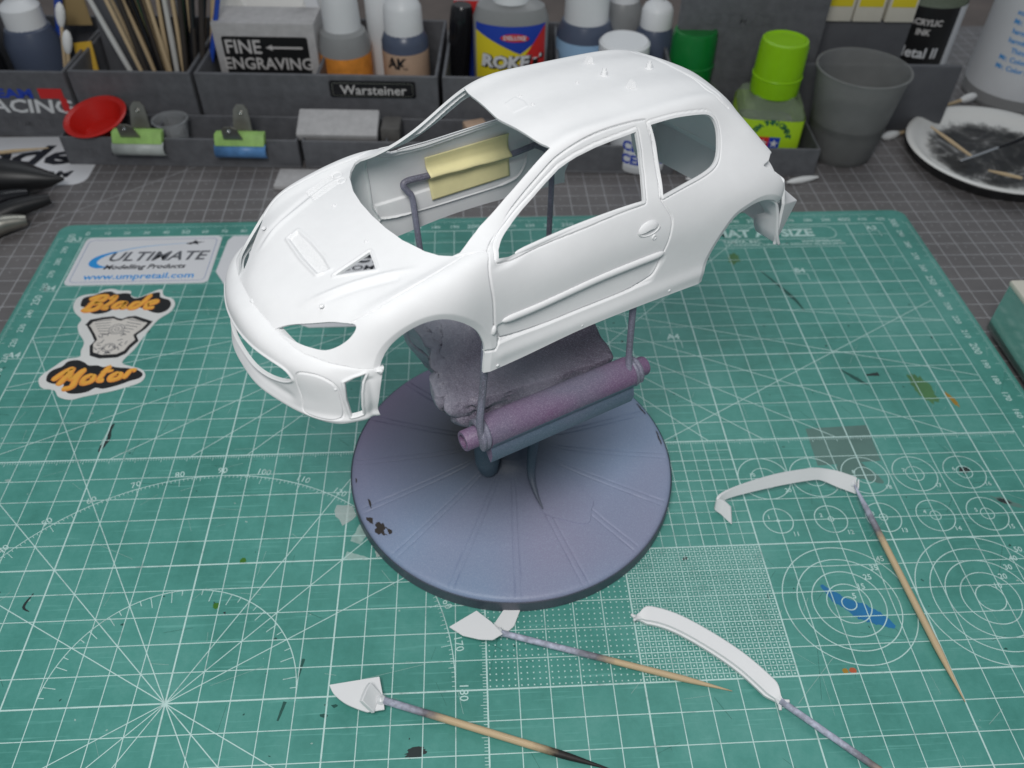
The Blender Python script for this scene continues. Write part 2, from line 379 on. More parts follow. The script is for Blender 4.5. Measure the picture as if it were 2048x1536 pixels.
for k in range(0, 301):
    L = .32 if k % 10 == 0 else .2 if k % 5 == 0 else .13
    g.seg((-1.42, k/10), (-1.42+L, k/10), .018, Z); g.seg((43.42, k/10), (43.42-L, k/10), .018, Z)
# dotted fields
for i in range(25):
    for j in range(25):
        g.seg((20+.1+i*.2-.022, 5+.1+j*.2), (20+.1+i*.2+.022, 5+.1+j*.2), .045, Z+.001)
        x, y = 25+.1+i*.2, 5+.1+j*.2; g.seg((x-.028, y), (x+.028, y), .055, Z)
for i in range(26):
    if i % 5: g.seg((25+i*.2, 5), (25+i*.2, 10), .022, Z-.0003); g.seg((25, 5+i*.2), (30, 5+i*.2), .022, Z+.0003)
# star with its protractors
SC = (10, 5)
def ray_to(a, xm0=0, xm1=42, ym0=0, ym1=30):
    dx, dy = math.cos(R(a)), math.sin(R(a)); t = 1e9
    if dx > 1e-6: t = min(t, (xm1-SC[0])/dx)
    if dx < -1e-6: t = min(t, (xm0-SC[0])/dx)
    if dy > 1e-6: t = min(t, (ym1-SC[1])/dy)
    if dy < -1e-6: t = min(t, (ym0-SC[1])/dy)
    return (SC[0]+dx*t, SC[1]+dy*t)
for a in (30, 45, 60, 120, 135, 150, 210, 225, 240, 300, 315, 330): g.seg(SC, ray_to(a), .032, Z+.003+a*.000004)
g.arc(SC, 9, 0, math.pi, .032, Z+.0018, 160); g.arc(SC, 4, 0, math.pi, .032, Z+.0018, 90)
for k in range(1, 180):
    a = R(k); L = .34 if k % 10 == 0 else .2 if k % 5 == 0 else .11
    g.seg((SC[0]+9*math.cos(a), SC[1]+9*math.sin(a)), (SC[0]+(9-L)*math.cos(a), SC[1]+(9-L)*math.sin(a)), .02, Z+.0024)
    if k % 5 == 0 and k % 15:
        L = .42 if k % 10 == 0 else .2
        g.seg((SC[0]+4*math.cos(a), SC[1]+4*math.sin(a)), (SC[0]+(4-L)*math.cos(a), SC[1]+(4-L)*math.sin(a)), .025, Z+.0024)
    if k % 10 == 0:
        a2 = math.pi-a; V, F = place(textm(str(k), .38, .002), (SC[0]+9.24*math.cos(a2), SC[1]+9.24*math.sin(a2), Z+.0055), a2-math.pi/2); g.add(V, F)
g.add(*place(textm('180', .40, .002), (19.25, 4.95, Z+.0055), -math.pi/2))
# fan of lines from a point under the car
for e in ((0, 22.28), (0, 19.15), (.3, 15), (5.48, 15), (8.6, 15), (10.8, 15), (42, 22), (42, 18.3), (39.6, 15), (34.5, 15), (31.5, 15), (29.25, 15)): g.seg((20, 25), e, .034, Z+.0042+e[0]*.00001)
# circle templates
for n_ in range(1, 11):
    c = (31+2*(n_-1), 11) if n_ <= 5 else (39-2*(n_-6), 13)
    g.arc(c, n_/20, 0, 2*math.pi, .03, Z+.0018, 28); g.arc(c, (n_+10)/20, 0, 2*math.pi, .035, Z+.0018, 48)
    g.seg((c[0]-.12, c[1]), (c[0]+.12, c[1]), .02, Z+.0014)
    g.add(*place(textm(str(n_), .24, .004), (c[0]-.30-.012*n_, c[1]+.17, Z+.0055))); g.add(*place(textm(str(n_+10), .26, .004), (c[0]+.48+.03*n_, c[1]-.62, Z+.0055)))
for c, ds in (((32.5, 7.5), (5, 15, 25, 35, 45)), ((37.5, 7.5), (10, 20, 30, 40, 50))):
    for d in ds:
        g.arc(c, d/20, 0, 2*math.pi, .035, Z+.0018+.0003*(c[0] > 35), 72); q = d/20+.12
        g.add(*place(textm(str(d), .30, .005), (c[0]+q*.72, c[1]+q*.72, Z+.0055)))
for k in range(0, 43):
    t = str(k*10); b5 = k % 5 == 0
    if not 28 < k < 0: g.add(*place(textm(t, .46 if b5 else .34, .006), (k+.02, 30.36, Z+.0055)))
for k in range(12, 31):
    b5 = k % 5 == 0; s_ = .50 if b5 else .38
    g.add(*place(textm(str(k*10), s_, .006), (-.72, k, Z+.0055), math.pi/2)); g.add(*place(textm(str(k*10), s_, .006), (42.62, k, Z+.0055), -math.pi/2))
for t, y in (('A3', 29.75), ('B4', 25.75), ('A4', 21.05)):
    g.add(*place(textm(t, .5, .012), (-.42, y+.12, Z+.0055))); g.seg((-.75, y-.1), (0, y-.1), .03, Z)
for t, x, y in (('B4', 36.6, 26), ('A4', 29.3, 21.3), ('A3', 41.55, 29.55)):
    g.add(*place(textm(t, .5, .012), (x-.3, y, Z+.0055))); g.seg((x, y-.25), (x, y-.75), .03, Z); g.seg((x-.6, y-.25), (x, y-.25), .03, Z)
# title block
g.add(*place(textm('CUTTING MAT A3 SIZE', .92, .035, sx=1.03), (33.1, 29.22, Z+.0055)))
P_ = rrect(27.3, 39.2, 28.72, 29.8, .5)
for k in range(len(P_)): g.seg(P_[k], P_[(k+1) % len(P_)], .04, Z)
g.add(*place(textm('TAMIYA, INC.', .34, .012), (34.0, 28.5, Z+.0055))); g.add(*place(textm('www.tamiya.com', .30, .01), (38.2, 28.5, Z+.0055)))
g.add(*place(textm('3-7, ONDAWARA, SURUGA-KU, SHIZUOKA 422-8610 JAPAN', .24, .006), (36.2, 28.22, Z+.0055)))
g.build('printed_grid', 'mat_print', CM, smooth=False)
# stains and cuts of the years
rg = random.Random(5); st = MB(); z2 = .3015
SM = ['stain_dark', 'stain_black', 'stain_blue', 'stain_grey', 'stain_light', 'stain_green', 'stain_ochre', 'stain_red', 'stain_olive']
for k in range(230):
    x, y = rg.uniform(-1, 43), rg.uniform(.5, 30); r_ = rg.choice((.015, .02, .03, .035, .06))*rg.uniform(.7, 1.3); t_ = rg.choice((0, 0, 0, 0, 1, 4, 4))
    st.add(*blob(rg, x, y, r_*rg.uniform(.6, 2.2), r_, z2+k*.000004, rg.uniform(0, 3), 8, .4), t_)
st.build('paint_specks', SM, CM, smooth=False)['kind'] = 'stuff'
kc = MB(); rk_ = random.Random(77)
for k in range(340):                        # years of knife cuts, hair-thin
    x, y, a = rk_.uniform(-1, 43), rk_.uniform(.3, 30.5), rk_.choice((.1, .9, 1.5, 2.2, 2.9))+rk_.uniform(-.3, .3); L = rk_.uniform(.2, 1.0)*rk_.choice((1, 1, 1, 2.5)); w_ = rk_.uniform(.006, .014)
    kc.seg((x, y), (x+L*math.cos(a), y+L*math.sin(a)), w_, z2+.0014+k*.000002, rk_.choice((0, 0, 1, 1, 1)))
kc.build('knife_cuts', ['stain_dark', 'stain_light'], CM, smooth=False)['kind'] = 'stuff'
zk = [z2+.0022]
def stain(x, y, rx, ry, rot, t_, jag=.3, n=16):
    zk[0] += .00002; mk('paint_stain', *blob(rg, x, y, rx, ry, zk[0], rot, n*2, jag*.5), SM[t_], CM, smooth=False)
def strk(pts, ws, t_):                      # a painted stroke with a frayed outline
    P = smoothpath(pts, 8); m = len(P); w = np.interp(np.linspace(0, 1, m), np.linspace(0, 1, len(ws)), ws)
    T = np.gradient(P, axis=0); T /= np.linalg.norm(T, axis=1)[:, None]; N_ = np.c_[-T[:, 1], T[:, 0]]
    V = []; F = []
    for i in range(m):
        for s_ in (-1, 1):
            q = P[i]+N_[i]*s_*w[i]*(1+rg.uniform(-.12, .12)); V.append((q[0], q[1], zk[0]))
    for i in range(m-1): F.append((2*i, 2*i+1, 2*i+3, 2*i+2))
    zk[0] += .00002; mk('paint_stain', V, F, SM[t_], CM, smooth=False)
strk([(31.75, 8.25), (32.1, 7.75), (32.45, 7.45), (32.8, 7.2), (33.3, 6.9), (33.75, 6.55)], (.05, .2, .22, .34, .27, .06), 2)
mk('paint_stain', [(33.3, 13.55, z2+.002), (35.9, 13.7, z2+.002), (36.0, 15.6, z2+.002), (33.4, 15.5, z2+.002)], [(0, 1, 2, 3)], 'stain_grey', CM, smooth=False)
strk([(34.1, 13.6), (34.9, 13.2), (35.6, 12.6)], (.5, .42, .05), 3)
stain(31.8, 5.1, .12, .1, 0, 7); stain(31.55, 5.1, .1, .09, 0, 6); stain(11.5, 10.1, .11, .13, .4, 5); stain(10.9, 8.35, .1, .12, .4, 5)
stain(2.1, 9.35, .16, .12, .2, 6, .5); stain(39.05, 13.1, .2, .17, .3, 1, .6); stain(40.0, 11.5, .55, .14, -.5, 3, .5); stain(39.9, 11.55, .25, .1, -.4, 1, .6)
stain(33.2, 27.1, .5, .28, 1.2, 8, .5); stain(39.2, 17.6, .4, .9, .2, 8, .4); stain(40.2, 16.9, .1, .45, .25, 6, .5); stain(17.8, 3.15, .30, .16, .2, 1, .45); stain(17.0, 1.6, .4, .18, .1, 0, .6)
strk([(5.12, 16.9), (5.05, 16.5), (5.14, 16.1), (5.0, 15.7), (4.93, 15.4)], (.03, .09, .06, .1, .02), 1); strk([(5.02, 16.6), (4.97, 16.1), (4.92, 15.75)], (.02, .05, .03), 4)
strk([(36.0, 18.9), (36.5, 18.3), (36.9, 17.9)], (.02, .12, .02), 0); strk([(34.3, 26.1), (35.3, 24.0), (35.6, 22.9)], (.02, .1, .02), 0); strk([(37.0, 18.5), (37.6, 18.55)], (.04, .12), 1); strk([(16.7, 14.6), (16.4, 13.9)], (.02, .08), 0)
strk([(15.7, 11.4), (15.4, 10.7)], (.25, .2), 4); strk([(15.1, 10.2), (15.9, 10.0)], (.15, .05), 4)
strk([(4.6, 9.1), (4.45, 8.6), (4.7, 8.4)], (.02, .05, .01), 1); strk([(14.1, 6.3), (14.0, 5.7)], (.05, .03), 0); strk([(13.7, 4.9), (13.55, 4.3)], (.06, .03), 0)

# ================================================================== stickers lying on the mat
def sticker_base(name, label, poly, m='paper_vinyl', zt=.012):
    t = thing(name, label, 'sticker', (0, 0, .018)); mk('backing', *prism(poly, -.012, zt), m, t, smooth=False); return t
def flat(parts, name, m, parent, z):
    q = MB()
    for V, F in parts: q.add([(v[0], v[1], z) for v in V], F)
    return q.build(name, m, parent, smooth=False)
U = sticker_base('retailer_sticker', 'white oblong sticker with grey ULTIMATE lettering and blue swoosh on green mat', rrect(.12, 7.02, 26.05, 29.95, .3))
rp = rrect(.34, 6.8, 26.26, 29.74, .25); b_ = MB()
for k in range(len(rp)): b_.seg(rp[k], rp[(k+1) % len(rp)], .035, .0145)
b_.build('border', 'border_print', U, smooth=False)
flat([place(textm('ULTIMATE', 1.05, .022, .28, sx=1.0), (4.05, 28.25, 0))], 'lettering', 'grey_print', U, .0145)
flat([place(textm('Modelling Products', .50, .014, .25, sx=1.02), (3.65, 27.42, 0))], 'lettering', 'ink', U, .0145)
flat([place(textm('www.umpretail.com', .62, .012, 0, sx=1.05), (3.6, 26.66, 0))], 'lettering', 'blue_print', U, .0145)
def swoosh(pts, ws, z, name, m, par):
    P = smoothpath(pts, 8); n = len(P); w = np.interp(np.linspace(0, 1, n), np.linspace(0, 1, len(ws)), ws); T = np.gradient(P, axis=0); T /= np.linalg.norm(T, axis=1)[:, None]
    V = []; F = []
    for i in range(n):
        for s_ in (-1, 1): V.append((P[i][0]-T[i][1]*s_*w[i], P[i][1]+T[i][0]*s_*w[i], z))
    for i in range(n-1): F.append((2*i, 2*i+1, 2*i+3, 2*i+2))
    return mk(name, V, F, m, par, smooth=False)
swoosh([(1.75, 27.45), (1.35, 27.5), (1.05, 27.75), (1.1, 28.1), (1.45, 28.45), (2.0, 28.72)], (.02, .14, .2, .17, .10, .055), .0147, 'swoosh', 'blue_print', U)
swoosh([(1.95, 28.70), (2.7, 28.98), (3.8, 29.2), (5.35, 29.36)], (.06, .045, .03, .012), .0153, 'swoosh', 'pale_blue_print', U)
mk('jet_emblem', [(5.25, 29.33, .015), (5.6, 29.44, .015), (5.72, 29.62, .015), (5.80, 29.47, .015), (6.25, 29.44, .015), (5.86, 29.36, .015), (5.95, 29.2, .015), (5.68, 29.31, .015), (5.5, 29.22, .015)], [tuple(range(9))], 'ink', U, smooth=False)

# cut-out sticker: orange script words above and below a line-drawn V-twin engine
OUT = [(1.13, 24.45), (1.12, 25.05), (1.45, 25.31), (1.95, 25.38), (2.16, 25.62), (2.58, 25.72), (2.99, 25.57), (3.49, 25.53), (3.6, 25.2), (3.99, 25.02), (4.51, 25.38), (4.93, 25.6), (5.16, 25.12), (5.64, 24.85), (5.84, 24.4), (5.74, 23.89), (5.46, 23.56), (5.26, 23.22), (5.02, 22.42), (4.89, 21.9), (4.77, 21.38), (4.45, 20.55), (4.86, 20.28), (5.41, 20.05), (5.67, 19.67), (5.57, 19.26), (5.07, 18.99), (4.52, 18.77), (3.96, 18.62), (3.4, 18.47), (2.92, 18.32), (2.38, 18.51), (2.08, 18.9), (1.51, 19.07), (1.23, 19.49), (1.25, 19.84), (1.61, 20.38), (1.96, 20.82), (2.5, 20.95), (2.44, 21.34), (2.4, 21.92), (1.99, 22.53), (1.77, 23.08), (1.8, 23.5), (1.4, 23.95)]
V3 = sticker_base('engine_sticker', 'cut-out sticker with orange script words and line-drawn motorcycle engine', smoothpath(OUT, 4, True), 'sticker_white')
B1 = [(1.41, 24.73), (1.45, 25.08), (1.84, 25.24), (2.21, 25.46), (2.6, 25.51), (2.87, 25.32), (3.26, 25.36), (3.54, 25.3), (3.62, 25.12), (3.85, 24.95), (4.15, 25.04), (4.46, 25.26), (4.81, 25.37), (4.92, 25.33), (5.02, 25.01), (5.25, 24.88), (5.5, 24.76), (5.66, 24.4), (5.57, 24.01), (5.25, 23.82), (4.87, 23.92), (4.36, 24.22), (3.86, 24.33), (3.32, 24.33), (3.07, 24.2), (2.79, 23.94), (2.32, 23.85), (1.98, 24.03), (1.79, 24.32), (1.5, 24.44)]
B2 = [(1.52, 19.59), (1.5, 19.95), (1.67, 20.19), (1.95, 20.36), (2.1, 20.67), (2.49, 20.74), (2.84, 20.57), (3.07, 20.38), (3.45, 20.37), (3.73, 20.25), (3.96, 20.32), (4.33, 20.21), (4.89, 20.13), (5.3, 19.99), (5.55, 19.74), (5.47, 19.5), (5.1, 19.34), (4.82, 19.17), (4.45, 19.01), (4.08, 18.91), (3.77, 18.98), (3.51, 18.76), (3.14, 18.66), (2.72, 18.7), (2.42, 19.03), (2.34, 19.27), (1.97, 19.28), (1.64, 19.41)]
for P_ in (B1, B2): mk('word_outline', *prism(smoothpath(P_, 3, True), .0125, .0140), 'black', V3, smooth=False)
def brushword(strokes, dx, dy, sx, sy, rot=0):          # round-ended bubble script, each letter one stroke
    for si, (pts, w) in enumerate(strokes):
        P = smoothpath([(dx+(x+.25*y)*sx, dy+y*sy+rot*x*sx) for x, y in pts], 7); n = len(P); T = np.gradient(P, axis=0); T /= np.linalg.norm(T, axis=1)[:, None]
        for ww, z, m_ in ((w, .0155, 'orange_print'), (w*.55, .0160, 'amber_print')):
            V = []; F = []; z += si*.00012+(.0015 if m_ == 'amber_print' else 0)
            for i in range(n):
                q = ww*(1 if 1 < i < n-2 else .8 if 0 < i < n-1 else .45); up = .04 if m_ == 'amber_print' else 0
                V += [(P[i][0]-T[i][1]*q, P[i][1]+T[i][0]*q+up, z), (P[i][0]+T[i][1]*q, P[i][1]-T[i][0]*q+up, z)]
            for i in range(n-1): F.append((2*i, 2*i+1, 2*i+3, 2*i+2))
            mk('lettering', V, F, m_, V3, smooth=False)
LB = ([(0, .75), (.25, 1.0), (.6, 1.0), (.55, .65), (.2, .5), (.6, .45), (.65, .1), (.3, -.05), (.05, .1)], [(.3, 1.0), (.25, .5), (.2, .0)])
brushword([(LB[0], .16), (LB[1], .15), ([(.85, .75), (1.0, 1.0), (1.05, .6), (.9, .15), (1.15, .1)], .14), ([(1.65, .5), (1.4, .5), (1.3, .2), (1.55, .12), (1.7, .5), (1.72, .1), (1.9, .15)], .13), ([(2.35, .45), (2.1, .45), (2.05, .1), (2.3, .1), (2.45, .6), (2.5, 1.1)], .14), ([(2.7, .3), (3.0, .45), (2.95, .6), (2.7, .45), (2.75, .05), (3.1, .1)], .13)], 1.55, 24.15, 1.08, .98)
brushword([([(0, .35), (.2, .8), (.45, 1.0), (.45, .5), (.4, .0)], .16), ([(.45, .9), (.75, .35), (1.0, .95)], .15), ([(1.0, .95), (.95, .4), (1.05, -.15), (.7, -.25)], .16), ([(1.55, .5), (1.3, .35), (1.4, .0), (1.7, .1), (1.6, .5)], .14), ([(2.0, 1.0), (1.95, .5), (2.0, .1), (2.2, .1)], .14), ([(1.8, .62), (2.3, .66)], .1), ([(2.6, .5), (2.4, .3), (2.5, .05), (2.8, .15), (2.65, .5)], .14), ([(3.0, .05), (3.05, .55), (3.3, .5)], .13)], 1.72, 19.12, 1.02, 1.0, .10)
EN = [(2.09, 23.08), (2.22, 23.46), (2.74, 23.61), (3.22, 23.67), (3.44, 23.53), (3.67, 23.46), (3.88, 23.62), (4.22, 23.66), (5.11, 23.24), (4.93, 22.76), (4.61, 22.3), (4.81, 21.9), (4.58, 21.46), (4.47, 21.08), (4.15, 20.84), (3.4, 20.8), (2.92, 21.01), (2.73, 21.65), (2.85, 21.97), (2.58, 22.44), (2.17, 23.06)]
mk('engine_outline', *prism(EN, .0125, .0140), 'black', V3, smooth=False)
c0 = np.mean(EN, axis=0); mk('engine_drawing', *prism([tuple(c0+(np.array(q)-c0)*.86) for q in EN], .0145, .016), 'sticker_cream', V3, smooth=False)
e = MB(); ez = .0170; ox = -.55
for k in range(6): e.seg((2.42+.1*k, 23.32-.17*k), (3.2+.02*k, 23.42-.2*k), .035, ez); e.seg((3.95-.02*k, 23.42-.2*k), (4.75-.12*k, 23.2-.17*k), .035, ez)
for r_ in (.34, .24, .1): e.arc((3.62, 22.75), r_, 0, 6.29, .03, ez, 24)
for r_ in (.28, .2): e.arc((3.6, 21.5), r_, 0, 6.29, .03, ez, 24)
for k in range(26): a = rg.uniform(0, 3.1); x, y = rg.uniform(3.0, 4.3), rg.uniform(21.05, 22.4); e.seg((x, y), (x+.22*math.cos(a), y+.22*math.sin(a)), .04, ez)
e.build('engine_lines', 'grey_print', V3, smooth=False)
W3 = sticker_base('shop_sticker', 'white sticker with dark lettering partly hidden under the car nose', [(7.55, 29.9), (15.6, 29.9), (16.1, 29.4), (16.1, 23.0), (15.6, 22.55), (12.3, 22.55), (8.6, 24.6), (7.25, 26.9), (7.35, 29.5)], 'paper_vinyl')
flat([place(textm('model', 1.7, .02, .18, sx=1.15), (12.75, 27.9, 0))], 'lettering', 'ink', W3, .0145)
flat([place(textm('.COM', .55, .01, .18, sx=1.3), (14.1, 26.95, 0))], 'lettering', 'ink', W3, .0145)
# two more on the grey mat, far left
W4 = thing('shop_sticker', 'white sticker with big slanted black lettering at far left behind black tool', 'sticker', (-7.2, 38.0, -.32))
mk('backing', *prism(rrect(-6, 5.3, -2.3, 3.2, .8), .002, .012), 'paper_vinyl', W4, smooth=False)
flat([place(textm('mode', 3.0, .09, .2, sx=1.25), (-.6, .9, 0))], 'lettering', 'ink', W4, .0145); flat([place(textm('.COM', .95, .03, .2, sx=1.3), (2.6, -1.2, 0))], 'lettering', 'ink', W4, .0145)
W5 = thing('shop_sticker', 'white sticker ending in letter S half covered by tools at left edge', 'sticker', (-7.0, 33.5, -.32))
mk('backing', *prism([(-5, 1.2), (3.2, 1.2), (2.2, -1.2), (1.5, -1.7), (-5, -2)], .002, .012), 'paper_vinyl', W5, smooth=False)
flat([place(textm('ts', 2.6, .09, .2, sx=1.3), (.9, .1, 0))], 'lettering', 'ink', W5, .0145)

# ================================================================== the painting stand
BC = np.array([21.2, 13.8])
ST = thing('painting_stand', 'round slate-blue painting stand with purple putty head and wire arms holding the car', 'stand', (21.2, 13.8, 0))
def base_mesh():
    n = 1080; rs = [0, .6, .9, 1.05, 1.2, 1.5, 2, 2.6, 3.2, 3.8, 4.4, 5.0, 5.5, 5.8, 5.92, 6.0, 6.06, 6.10, 6.12, 6.12, 6.05, 5.9]
    zs = [2.0, 2.0, 1.9, 1.7, 1.55, 1.42, 1.28, 1.16, 1.06, .98, .9, .83, .77, .735, .72, .70, .66, .58, .45, .10, .03, .0]
    V = np.zeros((len(rs), n, 3)); a = np.arange(n)/n*2*math.pi
    for i, (r_, z) in enumerate(zip(rs, zs)):
        d = np.zeros(n)
        if 1.5 < r_ < 5.95:
            w = ((a-R(-90.6))*8/math.pi) % 1.0; w = np.minimum(w, 1-w)*math.pi/8*r_     # distance to the nearest rib, cm
            hw = .075+.006*r_
            d = -.034*np.exp(-((w-hw)/.022)**2)
        V[i, :, 0] = r_*np.cos(a); V[i, :, 1] = r_*np.sin(a); V[i, :, 2] = z+d
    m = len(rs); idx = np.arange(m*n).reshape(m, n); F = np.stack([idx[:-1], np.roll(idx, -1, 1)[:-1], np.roll(idx, -1, 1)[1:], idx[1:]], -1).reshape(-1, 4)
    return V.reshape(-1, 3), F
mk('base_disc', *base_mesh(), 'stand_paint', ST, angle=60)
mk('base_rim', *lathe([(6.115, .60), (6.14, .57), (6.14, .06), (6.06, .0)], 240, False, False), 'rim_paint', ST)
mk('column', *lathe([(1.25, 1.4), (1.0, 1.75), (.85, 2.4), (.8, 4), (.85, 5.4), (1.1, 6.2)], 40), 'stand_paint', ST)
rg = random.Random(11); ch = MB()
def rimpatch(ang, r0, w, h, mi, z=.012):
    P = []; K = 40; ph = [rg.uniform(0, 6.28) for _ in range(5)]
    for k in range(K):
        t = 2*math.pi*k/K; q = .8+.16*math.sin(2*t+ph[0])+.14*math.sin(3*t+ph[1])+.10*math.sin(5*t+ph[2])+.07*math.sin(9*t+ph[3])+.05*math.sin(14*t+ph[4])
        rr = min(r0+h*q*math.sin(t), 6.0); aa = ang+w*q*math.cos(t)/r0
        zz = np.interp(rr, [5, 5.5, 5.8, 6.0], [.83, .77, .735, .70])+z; P.append((rr*math.cos(aa), rr*math.sin(aa), zz))
    ch.add(P, [tuple(range(K))], mi)
rimpatch(R(213), 5.68, .40, .26, 0); rimpatch(R(207), 5.86, .22, .10, 0); rimpatch(R(215), 5.62, .17, .09, 1, .018); rimpatch(R(200), 5.62, .24, .05, 0); rimpatch(R(8), 5.92, .4, .05, 0); rimpatch(R(24), 5.92, .35, .05, 0); rimpatch(R(36), 5.93, .2, .04, 0); rimpatch(R(188), 5.92, .12, .04, 0)
ch.build('chipped_paint', ['bristle', 'stand_paint'], ST, smooth=False)['kind'] = 'stuff'
# strands of putty running down the column
def ribbon(pts, rr, name, m, flat_=1):
    P = smoothpath(pts, 8); w = np.interp(np.linspace(0, 1, len(P)), np.linspace(0, 1, len(rr)), rr); V, F, _ = tube(P, w, 12); return mk(name, V, F, m, ST)
ribbon([(.75, -.85, 6.0), (.95, -.95, 4.4), (.72, -1.05, 3.0), (.62, -1.5, 1.75), (.75, -2.1, 1.34), (.98, -2.75, 1.17)], (.3, .26, .2, .15, .09, .02), 'putty_strand', 'putty_blue')
ribbon([(-.8, -.8, 6.0), (-.95, -.85, 4.2), (-1.0, -1.0, 2.8), (-.95, -1.15, 2.0), (-.9, -1.2, 1.5)], (.5, .5, .42, .45, .3), 'putty_strand', 'putty_blue')
sh = [(.95, -.75), (1.5, -.9), (2.2, -1.5), (2.85, -2.25), (2.75, -2.75), (2.55, -3.3), (1.7, -3.15), (.98, -2.85), (.7, -2.0), (.65, -1.3)]
shp = smoothpath(sh, 4, True); zz_ = lambda x, y: float(np.interp(math.hypot(x, y), [1, 1.2, 1.5, 2, 2.6, 3.2, 3.8, 4.4], [1.75, 1.55, 1.42, 1.28, 1.16, 1.06, .98, .9]))
V = []; F = []; cc = shp.mean(0); n = len(shp)
for q, up in ((1.0, -.01), (.985, .03), (.9, .035), (.6, .02), (.3, .02), (.02, .02)):
    for x, y in shp: x2, y2 = cc[0]+(x-cc[0])*q, cc[1]+(y-cc[1])*q; V.append((x2, y2, zz_(x2, y2)+up))
for i in range(5):
    for k in range(n): F.append((i*n+k, i*n+(k+1) % n, (i+1)*n+(k+1) % n, (i+1)*n+k))
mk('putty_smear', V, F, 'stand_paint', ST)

def loc(p): return np.array(p, float)-np.array([21.2, 13.8, 0])
# roll clamps: a tube with a folded sleeve, one near and one far
def clamp(A, B, name):
    A, B = loc(A), loc(B); d = (B-A)/np.linalg.norm(B-A); L = np.linalg.norm(B-A); s_ = np.cross((0, 0, 1), d); s_ /= np.linalg.norm(s_); up = np.cross(d, s_)
    # tube
    n = 28; V = []; F = []
    for t, r_ in ((-.42, .20), (-.42, .29), (-.38, .31), (L+.36, .31), (L+.42, .29), (L+.42, .2)):
        for k in range(n): a = 2*math.pi*k/n; V.append(A+d*t+r_*(math.cos(a)*s_+math.sin(a)*up))
    for t in (.3,):
        for k in range(n): a = 2*math.pi*k/n; V.append(A+d*-.1+.2*(math.cos(a)*s_+math.sin(a)*up))
    for i in range(5):
        for k in range(n): F.append((i*n+k, i*n+(k+1) % n, (i+1)*n+(k+1) % n, (i+1)*n+k))
    for k in range(n): F.append((k, (k+1) % n, 6*n+(k+1) % n, 6*n+k))
    F.append(tuple(6*n+k for k in range(n)))
    tb = mk(name, V, F, 'roll_paint', ST)
    prof = []                                   # tear-drop section of the folded sleeve (s: away from camera, u: up)
    for k in range(19): a = R(-35+k*250/18); prof.append((.50*math.cos(a)*1.0, .50*math.sin(a)))
    prof += [(-.50, -.55), (-.44, -.86), (-.40, -.86), (.05, -.5)]
    V = []; F = []; m = len(prof); K = 9
    for j in range(K):
        t = .28+(L-.56)*j/(K-1)
        for a_, b_ in prof: V.append(A+d*t+s_*a_+up*b_)
    for j in range(K-1):
        for k in range(m): F.append((j*m+k, j*m+(k+1) % m, (j+1)*m+(k+1) % m, (j+1)*m+k))
    F.append(tuple(range(m-1, -1, -1))); F.append(tuple((K-1)*m+k for k in range(m)))
    mi = [1 if (f and len(f) == 4 and (f[0] % m) >= 16) else 0 for f in F]; mk('sleeve', V, F, ['roll_paint', 'flap_paint'], tb, mi=mi)
    return A, B, d, s_, up, L
near = clamp((19.85, 8.95, 7.62), (24.85, 11.75, 7.35), 'clamp_tube')
far = clamp((17.9, 14.6, 7.5), (22.9, 17.4, 7.4), 'clamp_tube')
def wire_frame(fr, pts, name):
    A, B, d, s_, up, L = fr; P = []
    def coil(t0, t1, turns, ph):
        return [A+d*(t0+(t1-t0)*k/(turns*10))+.40*(math.cos(ph+2*math.pi*k/10)*s_+math.sin(ph+2*math.pi*k/10)*up) for k in range(turns*10+1)]
    P = coil(.34, .04, 2, R(200))[0:]+[loc(p) for p in pts]
    V, F, _ = tube(smoothpath(P, 5), .10, 10); mk(name, V, F, 'wire_paint', ST)
    V, F, _ = tube(smoothpath(coil(L-.30, L-.02, 2, R(200)), 3), .10, 10); mk(name, V, F, 'wire_paint', ST)
wire_frame(near, [(19.98, 8.82, 8.3), (20.10, 9.05, 9.6), (20.2, 9.2, 11.4), (20.35, 9.3, 12.1), (21.4, 9.95, 12.2), (23.2, 11.0, 12.2), (24.2, 11.5, 12.1), (24.42, 11.58, 11.3), (24.5, 11.56, 9.6), (24.56, 11.5, 8.2), (24.6, 11.3, 7.6)], 'wire_arm')
def car2w(p):
    a, b_, c = R(-2.25334), R(1.59565), R(30.11425)
    from mathutils import Euler
    return tuple(np.array((Euler((a, b_, c)).to_matrix() @ Vector(p))[:])+np.array([17.0447, 10.9972, 9.6727]))
wire_frame(far, [(18.3, 14.9, 8.0)]+[car2w(p) for p in ((3.2, 3.1, -.4), (3.12, 3.12, 1.0), (3.05, 3.12, 1.95), (2.92, 3.12, 2.2), (2.78, 3.12, 2.46), (2.95, 3.14, 2.56), (3.66, 3.16, 2.52), (5.1, 3.16, 2.47), (6.59, 3.15, 2.43), (7.3, 3.12, 2.5), (7.6, 3.1, 2.5), (8.1, 3.08, 2.1), (8.22, 3.05, 1.3), (8.2, 3.0, -.6))]+[(22.6, 17.5, 7.7)], 'wire_arm')
